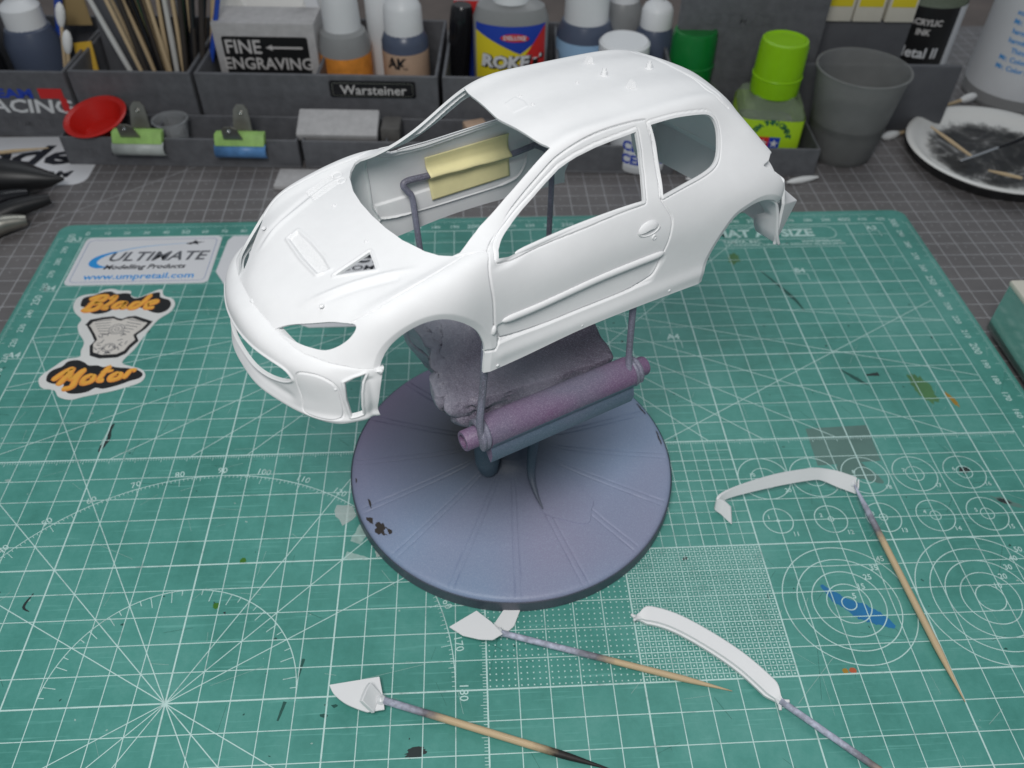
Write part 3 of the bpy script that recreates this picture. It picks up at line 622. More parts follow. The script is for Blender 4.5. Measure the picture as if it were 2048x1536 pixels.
# the putty block: a subdivided box bent over the clamps and kneaded with noise
def fbm(P, s_, seed, oct=4):
    from mathutils import noise as mn
    out = np.zeros(len(P))
    for i, p in enumerate(P): out[i] = mn.fractal((p[0]*s_+seed, p[1]*s_, p[2]*s_), .8, 2.1, oct)
    return out
def putty():
    b = bmesh.new(); bmesh.ops.create_cube(b, size=2); bmesh.ops.subdivide_edges(b, edges=b.edges[:], cuts=46, use_grid_fill=True)
    Q = np.array([v.co[:] for v in b.verts]); F = [tuple(v.index for v in f.verts) for f in b.faces]; b.free()
    # round the box a little
    Q2 = Q*np.sqrt(np.clip(1-.16*np.roll(Q, 1, 1)**2-.16*np.roll(Q, 2, 1)**2+.06*(np.roll(Q, 1, 1)*np.roll(Q, 2, 1))**2, 0, 1))
    u, v, w = Q2[:, 0]*.5+.5, Q2[:, 1]*.5+.5, Q2[:, 2]*.5+.5
    # u along the clamps, v near->far, w up ; corners of footprint (world)
    nl, nr, fl, fr = np.array([18.75, 9.6]), np.array([24.85, 12.1]), np.array([17.0, 13.3]), np.array([22.9, 16.8])
    XY = (1-v)[:, None]*((1-u)[:, None]*nl+u[:, None]*nr)+v[:, None]*((1-u)[:, None]*fl+u[:, None]*fr)
    top = 7.75+.15*np.cos(u*3.1)+ (1.55+.5*(1-u)**2)*np.clip(v, 0, 1)**1.15 - .45*np.exp(-((v-.30)/.22)**2)*(1-.6*np.exp(-((u-.02)/.12)**2)) + .35*np.exp(-((u-.0)/.10)**2)*np.exp(-((v-.45)/.3)**2)
    bot = 6.1+1.0*np.abs(u-.5)*1.2-.5*(1-np.abs(2*v-1))
    Zc = bot*(1-w)+top*w; P = np.c_[XY, Zc]; P[:, 0] += (1-w)*(.5-u)*2.2
    P[:, 0] -= .25*np.exp(-((u-.02)/.1)**2)*np.sin(v*9)
    c = P.mean(0); nd = P-c; nd /= np.linalg.norm(nd, axis=1)[:, None]
    P += nd*(fbm(P, .55, 3, 2)*.20+fbm(P, 1.4, 9, 2)*.025)[:, None]
    rd = 1-np.abs(fbm(P, .75, 31, 2))*1.0; P -= nd*(np.clip(rd-.90, 0, 1)*3.2*np.exp(-((u-.0)/.33)**2))[:, None]
    P += nd*(.15*np.exp(-(u/.30)**2)*(np.abs(np.sin(6.5*v+4.5*w+2.2*fbm(P, .6, 77, 2)))**.5-.6))[:, None]      # crumpled folds at the left end
    return P-np.array([21.2, 13.8, 0]), F
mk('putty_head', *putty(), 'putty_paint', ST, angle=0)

# ================================================================== the model car body
NET=[ # columns front->rear ; rows centre->sill  (x, half width, z)
[(-3.05,0,2.45),(-2.99,0.8,2.41),(-2.92,1.4,2.34),(-2.74,2.15,2.27),(-2.55,2.5,2.24),(-2.3,2.85,2.2),(-2,3.15,2.16),(-1.75,3.36,2.12),(-1.55,3.46,2.1),(-1.38,3.52,2.08),(-1.2,3.56,2.05)],
[(-2.78,0,2.68),(-2.7,0.9,2.66),(-2.5,1.6,2.62),(-2.2,2.25,2.68),(-2,2.58,2.7),(-1.75,2.9,2.78),(-1.45,3.22,2.74),(-1.25,3.43,2.45),(-1.1,3.52,2.2),(-1,3.58,1.8),(-0.9,3.6,1.3)],
[(-1.95,0,3.06),(-1.9,1,3.08),(-1.8,1.75,3.1),(-1.5,2.4,3.13),(-1.35,2.7,3.17),(-1.15,3,3.25),(-0.95,3.3,3.16),(-0.8,3.5,2.73),(-0.7,3.58,2),(-0.65,3.6,1.4),(-0.6,3.6,0.8)],
[(-0.8,0,3.42),(-0.8,1,3.42),(-0.75,1.8,3.42),(-0.6,2.45,3.42),(-0.5,2.75,3.45),(-0.35,3.05,3.53),(-0.2,3.35,3.41),(-0.1,3.56,2.93),(-0.05,3.62,2.1),(0,3.62,1.4),(0,3.6,0.6)],
[(0.35,0,3.78),(0.4,1,3.77),(0.5,1.8,3.74),(0.6,2.4,3.7),(0.68,2.75,3.7),(0.75,3.05,3.77),(0.85,3.35,3.64),(0.9,3.57,3.13),(0.9,3.61,2.3),(0.9,3.59,1.4),(0.9,3.56,0.55)],
[(1.35,0,4.27),(1.4,1,4.24),(1.5,1.8,4.14),(1.6,2.4,4.02),(1.7,2.75,3.95),(1.8,3.03,3.89),(1.85,3.26,3.71),(1.85,3.45,3.13),(1.8,3.5,2.3),(1.75,3.5,1.5),(1.7,3.52,0.52)],
[(2.7,0,4.895),(2.75,1,4.87),(2.85,1.8,4.74),(2.95,2.3,4.6),(3.05,2.6,4.2),(3.1,2.92,3.8),(3.12,3.2,3.45),(3.1,3.4,2.9),(3.1,3.45,2.2),(3.05,3.46,1.5),(3,3.54,0.6)],
[(4.2,0,5.48),(4.25,1,5.53),(4.4,1.75,5.51),(4.5,2.22,5.42),(4.6,2.5,4.6),(4.6,2.88,3.95),(4.6,3.17,3.52),(4.55,3.38,2.9),(4.5,3.43,2.2),(4.5,3.45,1.5),(4.5,3.55,0.72)],
[(6.2,0,5.73),(6.2,1,5.77),(6.25,1.75,5.71),(6.3,2.21,5.56),(6.4,2.55,4.65),(6.5,2.9,4.02),(6.5,3.17,3.57),(6.5,3.38,2.9),(6.5,3.42,2.2),(6.5,3.45,1.5),(6.5,3.55,0.7)],
[(8.2,0,5.73),(8.2,1,5.76),(8.2,1.7,5.69),(8.25,2.16,5.52),(8.3,2.55,4.65),(8.4,2.95,4.05),(8.4,3.24,3.57),(8.45,3.45,2.9),(8.5,3.5,2.2),(8.6,3.5,1.5),(8.8,3.55,0.6)],
[(10,0,5.55),(9.95,0.95,5.58),(9.85,1.62,5.53),(9.8,2.08,5.39),(9.9,2.55,4.58),(10,3,4.02),(10.1,3.4,3.5),(10.2,3.6,2.95),(10.3,3.64,2.2),(10.4,3.62,1.4),(10.4,3.6,0.62)],
[(10.85,0,5.28),(10.78,0.95,5.22),(10.636,1.636,5.18),(10.646,2.096,5),(10.82,2.6,4.52),(10.97,3.04,3.95),(11.058,3.408,3.45),(11.172,3.612,2.9),(11.236,3.636,2.3),(11.3,3.58,1.6),(11.4,3.55,0.9)],
[(11.5,0,4.4),(11.45,0.95,4.35),(11.395,1.66,4.25),(11.37,2.26,4.15),(11.492,2.748,3.95),(11.62,3.11,3.7),(11.705,3.41,3.3),(11.746,3.534,2.9),(11.773,3.512,2.5),(11.75,3.45,2.2),(11.8,3.45,1.9)],
[(12.05,0,3.4),(12,0.95,3.4),(11.936,1.71,3.4),(11.846,2.36,3.35),(11.862,2.848,3.3),(11.87,3.13,3.2),(11.898,3.31,3),(11.908,3.434,2.8),(11.904,3.442,2.6),(11.87,3.38,2.5),(11.9,3.38,2.4)],
[(12.3,0,2.7),(12.28,0.95,2.7),(12.215,1.695,2.7),(12.14,2.32,2.68),(12.1,2.75,2.65),(12.05,3,2.6),(12.025,3.185,2.55),(11.98,3.34,2.45),(11.955,3.395,2.38),(11.93,3.38,2.34),(11.92,3.38,2.3)],
]
def nspline(t,Y,tt,sym=False):
    """natural cubic spline through Y (n,...) at t; sym: zero/mirror handled by caller"""
    n=len(t);h=np.diff(t)
    A=np.zeros((n,n));B=np.zeros((n,)+Y.shape[1:])
    A[0,0]=A[-1,-1]=1
    for i in range(1,n-1):
        A[i,i-1]=h[i-1];A[i,i]=2*(h[i-1]+h[i]);A[i,i+1]=h[i]
        B[i]=6*((Y[i+1]-Y[i])/h[i]-(Y[i]-Y[i-1])/h[i-1])
    M=np.linalg.solve(A,B.reshape(n,-1)).reshape(B.shape)
    k=np.clip(np.searchsorted(t,tt,side='right')-1,0,n-2)
    hh=h[k];a=(t[k+1]-tt)/hh;b=(tt-t[k])/hh
    ex=(Ellipsis,)+(None,)*(Y.ndim-1)
    return a[ex]*Y[k]+b[ex]*Y[k+1]+((a**3-a)[ex]*M[k]+(b**3-b)[ex]*M[k+1])*(hh**2)[ex]/6
def evalnet(net,uu,vv):
    """net (nc,nr,3) rows centre->side, mirrored. uu in cols param (0..1), vv in -1..1. returns (len(uu),len(vv),3)"""
    N=np.array(net,float)
    full=np.concatenate([N[:,:0:-1]*[1,-1,1],N],1) # rows -(nr-1)..nr-1
    d=np.linalg.norm(np.diff(N,axis=1),axis=2).mean(0)**.75; tv=np.concatenate([[0],np.cumsum(d)]);tv/=tv[-1]
    tvf=np.concatenate([-tv[:0:-1],tv])
    d=np.linalg.norm(np.diff(N,axis=0),axis=2)[:,:7].mean(1)**.75; tu=np.concatenate([[0],np.cumsum(d)]);tu/=tu[-1]
    A=nspline(tvf,np.swapaxes(full,0,1),vv)   # (nv,nc,3)
    A=nspline(tu,np.swapaxes(A,0,1),uu)       # (nu,nv,3)
    return A
FB=[
[(-2.85,0,2.36),(-2.79,.8,2.32),(-2.72,1.38,2.26),(-2.56,2.1,2.19),(-2.15,2.75,2.12),(-1.88,3.02,2.08),(-1.52,3.28,2.04),(-1.2,3.38,2.0)],
[(-3.05,0,2.43),(-2.99,.8,2.39),(-2.92,1.4,2.32),(-2.74,2.15,2.25),(-2.3,2.85,2.18),(-2.0,3.15,2.14),(-1.6,3.42,2.1),(-1.24,3.54,2.05)],
[(-3.35,0,2.33),(-3.28,.85,2.28),(-3.15,1.5,2.2),(-2.9,2.3,2.1),(-2.45,2.95,2.04),(-2.1,3.22,2.0),(-1.68,3.48,1.96),(-1.3,3.56,1.9)],
[(-3.52,0,2.1),(-3.45,.9,2.05),(-3.28,1.6,1.98),(-2.98,2.38,1.9),(-2.52,3.0,1.82),(-2.15,3.28,1.78),(-1.7,3.52,1.75),(-1.36,3.58,1.72)],
[(-3.56,0,1.75),(-3.49,.9,1.72),(-3.3,1.62,1.66),(-3.0,2.4,1.58),(-2.52,3.02,1.52),(-2.15,3.3,1.5),(-1.72,3.54,1.48),(-1.42,3.58,1.46)],
[(-3.56,0,1.2),(-3.5,.9,1.18),(-3.3,1.62,1.15),(-3.0,2.4,1.12),(-2.5,3.04,1.1),(-2.15,3.3,1.1),(-1.75,3.52,1.1),(-1.48,3.56,1.1)],
[(-3.62,0,.8),(-3.56,.9,.8),(-3.35,1.65,.8),(-3.02,2.42,.8),(-2.5,3.06,.8),(-2.15,3.3,.8),(-1.78,3.46,.8),(-1.5,3.5,.8)],
[(-3.6,0,.52),(-3.54,.92,.52),(-3.3,1.7,.52),(-2.92,2.55,.52),(-2.4,3.18,.52),(-2.1,3.32,.54),(-1.75,3.42,.55),(-1.45,3.45,.56)],
]
RB = [
[(12.3,0,2.75),(12.15,2.4,2.72),(12.0,3.0,2.8),(11.83,3.5,2.93)],
[(13.1,0,2.05),(13.06,2.5,2.03),(12.95,3.24,2.0),(11.9,3.6,2.35)],
[(12.9,0,.8),(12.7,2.5,.78),(12.42,3.27,.73),(12.2,3.44,.75)],
]
def evallin(net, uu, vv):
    N = np.array(net, float); full = np.concatenate([N[:, :0:-1]*[1, -1, 1], N], 1); nc, nr = full.shape[:2]
    tu, tv = np.linspace(0, 1, nc), np.linspace(-1, 1, nr)
    A = np.stack([np.stack([np.interp(vv, tv, full[i, :, k]) for k in range(3)], -1) for i in range(nc)])
    return np.stack([np.stack([np.interp(uu, tu, A[:, j, k]) for j in range(len(vv))], 1) for k in range(3)], -1)
def sd_poly(P, poly):
    """signed distance of 2-D points to a closed polygon, negative inside"""
    P = np.asarray(P, float); Q = np.asarray(poly, float); d = np.full(len(P), 1e9); ins = np.zeros(len(P), bool)
    for a, b in zip(Q, np.roll(Q, -1, 0)):
        e = b-a; w = P-a; t = np.clip((w@e)/(e@e+1e-12), 0, 1); d = np.minimum(d, ((w-t[:, None]*e)**2).sum(1))
        c1 = (a[1] <= P[:, 1]) != (b[1] <= P[:, 1])
        with np.errstate(divide='ignore', invalid='ignore'): xi = a[0]+(P[:, 1]-a[1])/(b[1]-a[1]+1e-15)*e[0]
        ins ^= c1 & (P[:, 0] < xi)
    return np.sqrt(d)*np.where(ins, -1, 1)
def d_line(P, pts, closed=False):
    Q = np.asarray(pts, float); d = np.full(len(P), 1e9)
    E_ = list(zip(Q[:-1], Q[1:]))+([(Q[-1], Q[0])] if closed else [])
    for a, b in E_:
        e = b-a; w = P-a; t = np.clip((w@e)/(e@e+1e-12), 0, 1); d = np.minimum(d, ((w-t[:, None]*e)**2).sum(1))
    return np.sqrt(d)
def split(A, T, f):
    """cut triangles T (attributes A) along f = 0; returns A, T(f>0), T(f<0)"""
    f = np.where(np.abs(f) < 1e-5, 1e-5, f); s_ = f > 0; c = s_[T].sum(1)
    pos, neg = [T[c == 3]], [T[c == 0]]; mixed = T[(c == 1) | (c == 2)]
    if len(mixed) == 0: return A, f, pos[0], neg[0]
    sm = s_[mixed]; lone = np.where(sm.sum(1) == 1, sm.argmax(1), (~sm).argmax(1)); r_ = np.arange(len(mixed))
    a, b, c_ = mixed[r_, lone], mixed[r_, (lone+1) % 3], mixed[r_, (lone+2) % 3]
    ed = np.sort(np.concatenate([np.c_[a, b], np.c_[a, c_]]), 1); un, inv = np.unique(ed, axis=0, return_inverse=True); inv = inv.ravel()
    t = f[un[:, 0]]/(f[un[:, 0]]-f[un[:, 1]]); nA = A[un[:, 0]]*(1-t[:, None])+A[un[:, 1]]*t[:, None]
    n0 = len(A); A = np.concatenate([A, nA]); f = np.concatenate([f, np.zeros(len(nA))]); m = len(mixed); ab, ac = n0+inv[:m], n0+inv[m:]
    tip = np.c_[a, ab, ac]; q1 = np.c_[ab, b, c_]; q2 = np.c_[ab, c_, ac]; lp = s_[a]
    pos += [tip[lp], q1[~lp], q2[~lp]]; neg += [tip[~lp], q1[lp], q2[lp]]
    return A, f, np.concatenate(pos), np.concatenate(neg)
def vnormals(V, T):
    N = np.cross(V[T[:, 1]]-V[T[:, 0]], V[T[:, 2]]-V[T[:, 0]]); out = np.zeros_like(V)
    for k in range(3): np.add.at(out, T[:, k], N)
    return out/(np.linalg.norm(out, axis=1)[:, None]+1e-12)
def shell(net, nu, nv, outward, trims, disp, regions, thick, parent, m='primer', ev=None):
    """lofted skin, trimmed, embossed, given a thickness, and divided into named panels.
       regions: list of (name, field(P)) cut out one after another; the last entry is (name, None)"""
    G = (ev or evalnet)(net, np.linspace(0, 1, nu), np.linspace(-1, 1, nv)); A = G.reshape(-1, 3)
    idx = np.arange(nu*nv).reshape(nu, nv); a, b, c, d = idx[:-1, :-1].ravel(), idx[1:, :-1].ravel(), idx[1:, 1:].ravel(), idx[:-1, 1:].ravel()
    T = np.concatenate([np.c_[a, b, c], np.c_[a, c, d]]); N = vnormals(A, T)
    if (N*outward(A)).sum() < 0: T = T[:, ::-1]; N = -N
    A = np.c_[A, N]
    for fn in trims: A, _, T, _ = split(A, T, fn(A[:, :3]))
    lab = []; rest = T
    for nm, fn in regions:
        if fn is None: lab.append((nm, rest)); break
        A, _, out, ins = split_keep(A, rest, fn, lab); lab.append((nm, ins)); rest = out
    allT = np.concatenate([t for _, t in lab]); used = np.unique(allT)
    P = A[:, :3]; N = A[:, 3:]/np.linalg.norm(A[:, 3:], axis=1)[:, None]
    D = disp(P); O = P+N*D[:, None]; I = P-N*thick+N*np.minimum(D, 0)[:, None]
    NO = vnormals(O, allT); NI = -vnormals(I, allT)
    ed = np.concatenate([allT[:, [0, 1]], allT[:, [1, 2]], allT[:, [2, 0]]]); own = np.concatenate([np.repeat(k, len(t)) for k, (_, t) in enumerate(lab)]); own = np.concatenate([own]*3)
    key = np.sort(ed, 1); _, inv, cnt = np.unique(key, axis=0, return_inverse=True, return_counts=True); bd = cnt[inv.ravel()] == 1
    objs = []
    for k, (nm, t) in enumerate(lab):
        u, iv = np.unique(t, return_inverse=True); tt = iv.reshape(-1, 3); n = len(u); be = ed[bd & (own == k)]
        V = [O[u], I[u]]; Nn = [NO[u], NI[u]]; F = [tt, tt[:, ::-1]+n]; base = 2*n
        if len(be):
            e0, e1 = be[:, 0], be[:, 1]; fn_ = np.cross(O[e1]-O[e0], I[e0]-O[e0]); fn_ /= np.linalg.norm(fn_, axis=1)[:, None]+1e-12
            m_ = len(be); V += [O[e0], O[e1], I[e1], I[e0]]; Nn += [-fn_]*4
            q = np.arange(m_); F += [np.c_[base+q, base+2*m_+q, base+m_+q], np.c_[base+q, base+3*m_+q, base+2*m_+q]]
        V = np.concatenate(V); Nn = np.concatenate(Nn); F = np.concatenate(F)
        o = mk(nm, V, F, m, parent, angle=0)
        try: o.data.normals_split_custom_set_from_vertices([tuple(x) for x in Nn.tolist()])
        except Exception as ex: print('normals', ex)
        objs.append(o)
    return objs
def split_keep(A, rest, fn, lab):
    """split only the remaining triangles, but keep neighbours already cut consistent (they meet only along shared cut edges)"""
    A, f, out, ins = split(A, rest, fn(A[:, :3])); return A, f, out, ins
ss = lambda a, b, x: (lambda t: t*t*(3-2*t))(np.clip((x-a)/(b-a), 0, 1))
BIG = 9.0
CAR = thing('model_car_body', 'white primed model hatchback car body without wheels or glass on wire stand', 'model car', (17.0447, 10.9972, 9.6727), (R(-2.25334), R(1.59565), R(30.11425)))
cp = lambda pts, k=4: smoothpath(pts, k, True)
op = lambda pts, k=4: smoothpath(pts, k)
WS = np.array([(.37, 0), (.40, .7), (.50, 1.4), (.73, 2.12), (.92, 2.45), (1.16, 2.70), (1.34, 2.74), (1.7, 2.57), (2.1, 2.42), (2.9, 2.26), (3.7, 2.16), (4.34, 2.07), (4.30, 1.8), (4.2, 1.0), (4.14, 0)])
WS = np.concatenate([WS, (WS*[1, -1])[::-1][1:-1]])
DW = np.array([(2.12, 3.70), (2.2, 3.82), (2.42, 3.93), (2.8, 4.1), (3.58, 4.53), (4.0, 4.79), (4.41, 5.03), (4.7, 5.13), (4.96, 5.2), (5.52, 5.29), (6.09, 5.33), (6.86, 5.36), (6.9, 4.86), (6.86, 4.32), (6.73, 3.79), (5.74, 3.77), (4.54, 3.7), (3.43, 3.64), (2.72, 3.62), (2.5, 3.62)])
QW = np.concatenate([op([(7.37, 5.41), (8.26, 5.38), (9.2, 5.25), (9.52, 5.13), (9.67, 4.92), (9.68, 4.62), (9.53, 4.3), (9.26, 4.10), (8.8, 3.98), (8.14, 3.88), (7.37, 3.76)], 5), op([(7.37, 3.76), (7.45, 4.2), (7.47, 4.87), (7.37, 5.41)], 4)])
FA = np.concatenate([op([(-1.50, -1), (-1.42, 1.2), (-1.36, 1.9), (-1.13, 2.37), (-.74, 2.70), (-.18, 2.87), (.36, 2.82), (.85, 2.53), (1.30, 2.06), (1.53, 1.56), (1.58, 1.16), (1.52, .52), (1.5, -1)], 6)])
RA = op([(9.06, -1), (9.08, .6), (9.12, 1.13), (9.39, 1.82), (9.83, 2.50), (10.3, 2.72), (10.7, 2.80), (11.1, 2.76), (11.5, 2.58), (11.75, 2.3), (11.85, 1.9), (12.0, 1.3), (12.25, .7), (12.3, -1)], 6)
HL = cp([(-2.95, 1.25), (-2.64, 1.49), (-2.24, 1.97), (-1.86, 2.40), (-1.62, 2.74), (-1.54, 2.9), (-1.61, 2.96), (-1.81, 2.93), (-2.08, 2.80), (-2.32, 2.60), (-2.6, 2.2), (-2.81, 1.69)], 5)
TRI = np.array([(-1.27, -1.24), (-.27, -1.13), (-.43, -1.78)])
RG = cp([(0, 5.05), (1.0, 5.0), (1.75, 4.85), (2.0, 4.4), (1.9, 4.0), (1.2, 3.8), (0, 3.75), (-1.2, 3.8), (-1.9, 4.0), (-2.0, 4.4), (-1.75, 4.85), (-1.0, 5.0)])
def tr_body(P):
    x, y, z = P.T; ay = np.abs(y); f = np.full(len(P), BIG)
    def put(mask, P2, poly):
        if mask.any(): f[mask] = np.minimum(f[mask], sd_poly(P2[mask], poly))
    put((z > 3.5) & (x < 4.8) & (x > 0), np.c_[x, y], WS)
    put((ay > 2.12) & (x > 1.7) & (x < 7.3) & (z > 3.3), np.c_[x, z], DW)
    put((ay > 2.12) & (x > 7) & (x < 10) & (z > 3.3), np.c_[x, z], QW)
    put((ay > 2.7) & (z < 3.4), np.c_[x, z], FA); put((ay > 2.7) & (z < 3.3) & (x > 8), np.c_[x, z], RA)
    put((x < -1.2) & (z < 3.2), np.c_[x, ay], HL); put((y < 0) & (x < 0) & (x > -1.6), np.c_[x, y], TRI)
    put((x > 10.4) & (z < 5.2), np.c_[y, z], RG)
    return f
# panel gaps, in (x, half width, z)
DOOR_TOP = [(1.95, 3.03, 3.88), (2.17, 2.83, 3.97), (3.04, 2.45, 4.45), (3.91, 2.32, 5.01), (4.46, 2.26, 5.32), (5.31, 2.22, 5.55), (6.19, 2.18, 5.61), (7.1, 2.18, 5.57), (7.30, 2.24, 5.45), (7.40, 2.47, 4.87), (7.38, 2.8, 4.22), (7.32, 3.14, 3.66)]
DOOR_REAR = [(7.32, 3.14, 3.66), (7.45, 3.24, 3.43), (7.6, 3.35, 3.12), (7.57, 3.42, 2.77), (7.49, 3.44, 2.42), (7.4, 3.44, 2.2), (7.28, 3.44, 1.79), (7.1, 3.45, 1.52), (6.84, 3.46, 1.42), (6.5, 3.46, 1.36)]
DOOR_BOT = [(6.5, 3.46, 1.36), (6.12, 3.47, 1.32), (4.62, 3.47, 1.32), (3.19, 3.47, 1.32), (2.4, 3.48, 1.38), (2.04, 3.48, 1.45)]
DOOR_FRONT = [(2.04, 3.48, 1.45), (1.9, 3.49, 1.75), (1.84, 3.49, 1.96), (1.82, 3.49, 2.67), (1.77, 3.43, 3.28), (1.81, 3.3, 3.65), (1.95, 3.03, 3.88)]
DOOR = np.concatenate([op(DOOR_TOP), op(DOOR_REAR), op(DOOR_BOT), op(DOOR_FRONT)])
HOODE = op([(-1.62, 2.74, 3.0), (-1.14, 2.96, 3.28), (-.4, 3.0, 3.53), (.39, 2.98, 3.70), (1.0, 2.93, 3.82), (1.43, 2.89, 3.88)])
SILLG = [(1.45, 3.51, 1.22), (1.7, 3.5, 1.2), (1.87, 3.5, 1.18), (2.03, 3.49, 1.42)]
APIL = [(1.22, 2.78, 3.84), (1.47, 2.91, 3.89), (1.95, 3.03, 3.88)]
ROOFS = op([(10.3, 2.16, 5.15), (10.0, 1.95, 5.42), (9.98, 1.5, 5.52), (10.1, .8, 5.56), (10.14, 0, 5.57)])
def groove(d, w=.019, h=.07): return -h*np.exp(-(d/w)**2)
def near(P, lo, hi): return np.all((P >= lo) & (P <= hi), 1)
def disp_body(P):
    x, y, z = P.T; ay = np.abs(y); Q = np.c_[x, ay, z]; D = np.zeros(len(P))
    def g3(line, **k):
        L = np.asarray(line); m = near(Q, L.min(0)-.25, L.max(0)+.25); D[m] += groove(d_line(Q[m], L), **k)
    g3(DOOR); g3(HOODE, w=.019, h=.05); g3(SILLG); g3(APIL, h=.045); g3(ROOFS, h=.045)
    # trim round the glass: raised lip, then a fine step
    for poly, lo, hi in ((DW, 1.7, 7.3), (QW, 7.0, 10)):
        m = (ay > 2.12) & (x > lo) & (x < hi) & (z > 3.3); s_ = sd_poly(np.c_[x, z][m], poly)
        D[m] += .02*ss(.095, .08, s_)-.03*np.exp(-((s_-.10)/.014)**2)
    # lip of the wheel arches
    for poly, lo, hi in ((FA, -2, 2.2), (RA, 8.6, 12.4)):
        m = (ay > 2.7) & (z < 3.4) & (x > lo) & (x < hi); s_ = sd_poly(np.c_[x, z][m], poly); D[m] += -.06*np.clip(1-s_/.17, 0, 1)
    # bonnet: two pressed creases each side, vent rim and recess, louvres on the far side
    for L, w_, h_ in (([(-2.26, 1.38), (-1.68, 1.66), (-1.02, 1.87), (-.32, 2.13), (.35, 2.45)], .085, .055), ([(-2.3, 1.5), (-1.7, 1.83), (-1.0, 2.1), (-.2, 2.42)], .09, -.035)):
        m = (x < .8) & (z > 2.4) & (ay > 1.1) & (ay < 2.8); q = np.c_[x, ay][m]; f_ = ss(-2.45, -1.5, x[m])*ss(.6, -.5, x[m]); D[m] += h_*np.exp(-(d_line(q, op(L))/w_)**2)*f_
    m = (x < -1.0) & (x > -2.0) & (z > 2.8) & (ay < 1.4); sv = sd_poly(np.c_[x, y][m], [(-1.56, 1.0), (-1.26, 1.08), (-1.2, .4), (-1.2, -.4), (-1.26, -.92), (-1.56, -.84), (-1.6, 0)])
    sl = np.where(x[m] < -1.42, 1, .45); D[m] += .05*np.exp(-((sv-.04)/.045)**2)*sl-.04*ss(.0, -.03, sv)
    hx = np.sin((x[m]+y[m])*62)*np.sin((x[m]-y[m])*62); D[m] += .007*np.sign(hx)*ss(-.03, -.06, sv)
    for yc in (2.12, 2.2, 2.28, 2.47, 2.55, 2.63):
        a, b = np.array([-.38+.05*(yc-2.1), yc-.12]), np.array([.42, yc+.06]); m = (y > 1.8) & (x < 1) & (x > -.8) & (z > 3.2); d = d_line(np.c_[x, y][m], [a, b]); D[m] += -.035*np.exp(-((d-.032)/.014)**2)
    for cx, cy in ((.5, 2.2), (.56, 2.6)):
        m = (y > 1.8) & (x < 1) & (x > 0) & (z > 3.2); d = np.hypot((x[m]-cx)/.12, (y[m]-cy)/.14); D[m] += -.03*np.exp(-((d-1)/.2)**2)
    m = (y < 0) & (x < 0) & (x > -1.6) & (z > 2.9); st_ = sd_poly(np.c_[x, y][m], TRI); D[m] += .03*np.exp(-((st_-.06)/.03)**2)
    # scoop under the front corner of the door glass, sunk lower door skin
    m = (ay > 2.5) & (x > 1.8) & (x < 3.4) & (z > 3.2) & (z < 3.85); D[m] += -.07*np.exp(-((x[m]-2.42)/.34)**2-((z[m]-3.56)/.085)**2)
    m = (ay > 3) & (x > 1.8) & (x < 7.7) & (z < 2.2); zt = np.interp(x[m], [2, 7.4], [1.93, 2.07])
    D[m] += -.055*ss(zt+.02, zt-.05, z[m])*ss(1.30, 1.36, z[m])*ss(1.9, 1.98, x[m])*ss(7.55, 7.2, x[m]+np.clip(1.9-z[m], 0, 1)*.7)
    # sill: rounded shoulder below the door line
    m = (ay > 3) & (x > 1.5) & (x < 9.2) & (z < 1.4); D[m] += .05*np.exp(-((z[m]-.95)/.22)**2)*ss(1.6, 2.1, x[m])
    # recess of the tail lamps, step of the roof spoiler
    m = (x > 10.8) & (ay > 2.4) & (z > 2.9) & (z < 4.2); s_ = sd_poly(np.c_[x, z][m], [(11.02, 3.70), (11.25, 3.74), (11.42, 3.86), (11.8, 3.8), (12.1, 3.2), (11.72, 3.10), (11.55, 3.36), (11.3, 3.5)]); D[m] += -.20*ss(.02, -.06, s_)
    m = (x > 9.6) & (x < 11.2) & (z > 4.7); D[m] += .02*ss(10.14, 10.2, x[m])*ss(2.1, 1.8, ay[m])
    # shallow roof hatch outline
    m = (x > 4.2) & (x < 5.6) & (ay < .9) & (z > 5.2); s_ = sd_poly(np.c_[x, y][m], [(4.55, -.12), (4.62, .42), (5.0, .5), (5.08, .2), (5.02, -.1)]); D[m] += .016*ss(.03, -.03, s_)
    return D
def rg_door(sign):
    P2 = DOOR[:, [0, 2]]
    def fn(P):
        x, y, z = P.T; f = np.full(len(P), BIG); m = (y*sign > 2.05) & (x > 1.4) & (x < 8) & (z > 1); f[m] = sd_poly(np.c_[x, z][m], P2); 
        return np.where(m, f, BIG)
    return fn
def rg_hood(P):
    x, y, z = P.T; poly = np.array([(-3.4, 0), (-3.2, 1.1), (-2.95, 1.25), (-2.64, 1.49), (-2.24, 1.97), (-1.86, 2.4), (-1.62, 2.74)]+[tuple(q) for q in HOODE[:, :2]]+[(1.1, 2.6), (1.6, 2.2), (1.6, 0)]); poly = np.concatenate([poly, (poly*[1, -1])[::-1][1:-1]])
    f = sd_poly(np.c_[x, y], poly); return np.where((x < 1.8) & (z > 2.2), f, BIG)
def rg_roof(P):
    x, y, z = P.T; poly = np.array([(4.0, 0), (4.0, 2.0), (4.45, 2.14), (6, 2.10), (8, 2.06), (9.6, 1.98), (9.98, 1.8), (9.98, 1.5), (10.1, .8), (10.14, 0)]); poly = np.concatenate([poly, (poly*[1, -1])[::-1][1:-1]])
    return np.where((z > 5.0) & (x < 10.3) & (x > 3.8), sd_poly(np.c_[x, y], poly), BIG)
outw = lambda A: np.c_[A[:, 0]-5, A[:, 1]*3, (A[:, 2]-1.5)*2]
body = shell(NET, 860, 640, outw, [tr_body], disp_body, [('hood', rg_hood), ('roof', rg_roof), ('door', rg_door(-1)), ('door', rg_door(1)), ('body_shell', None)], .07, CAR)
HOOD, ROOF, DOOR_N, DOOR_F, SHELL = body
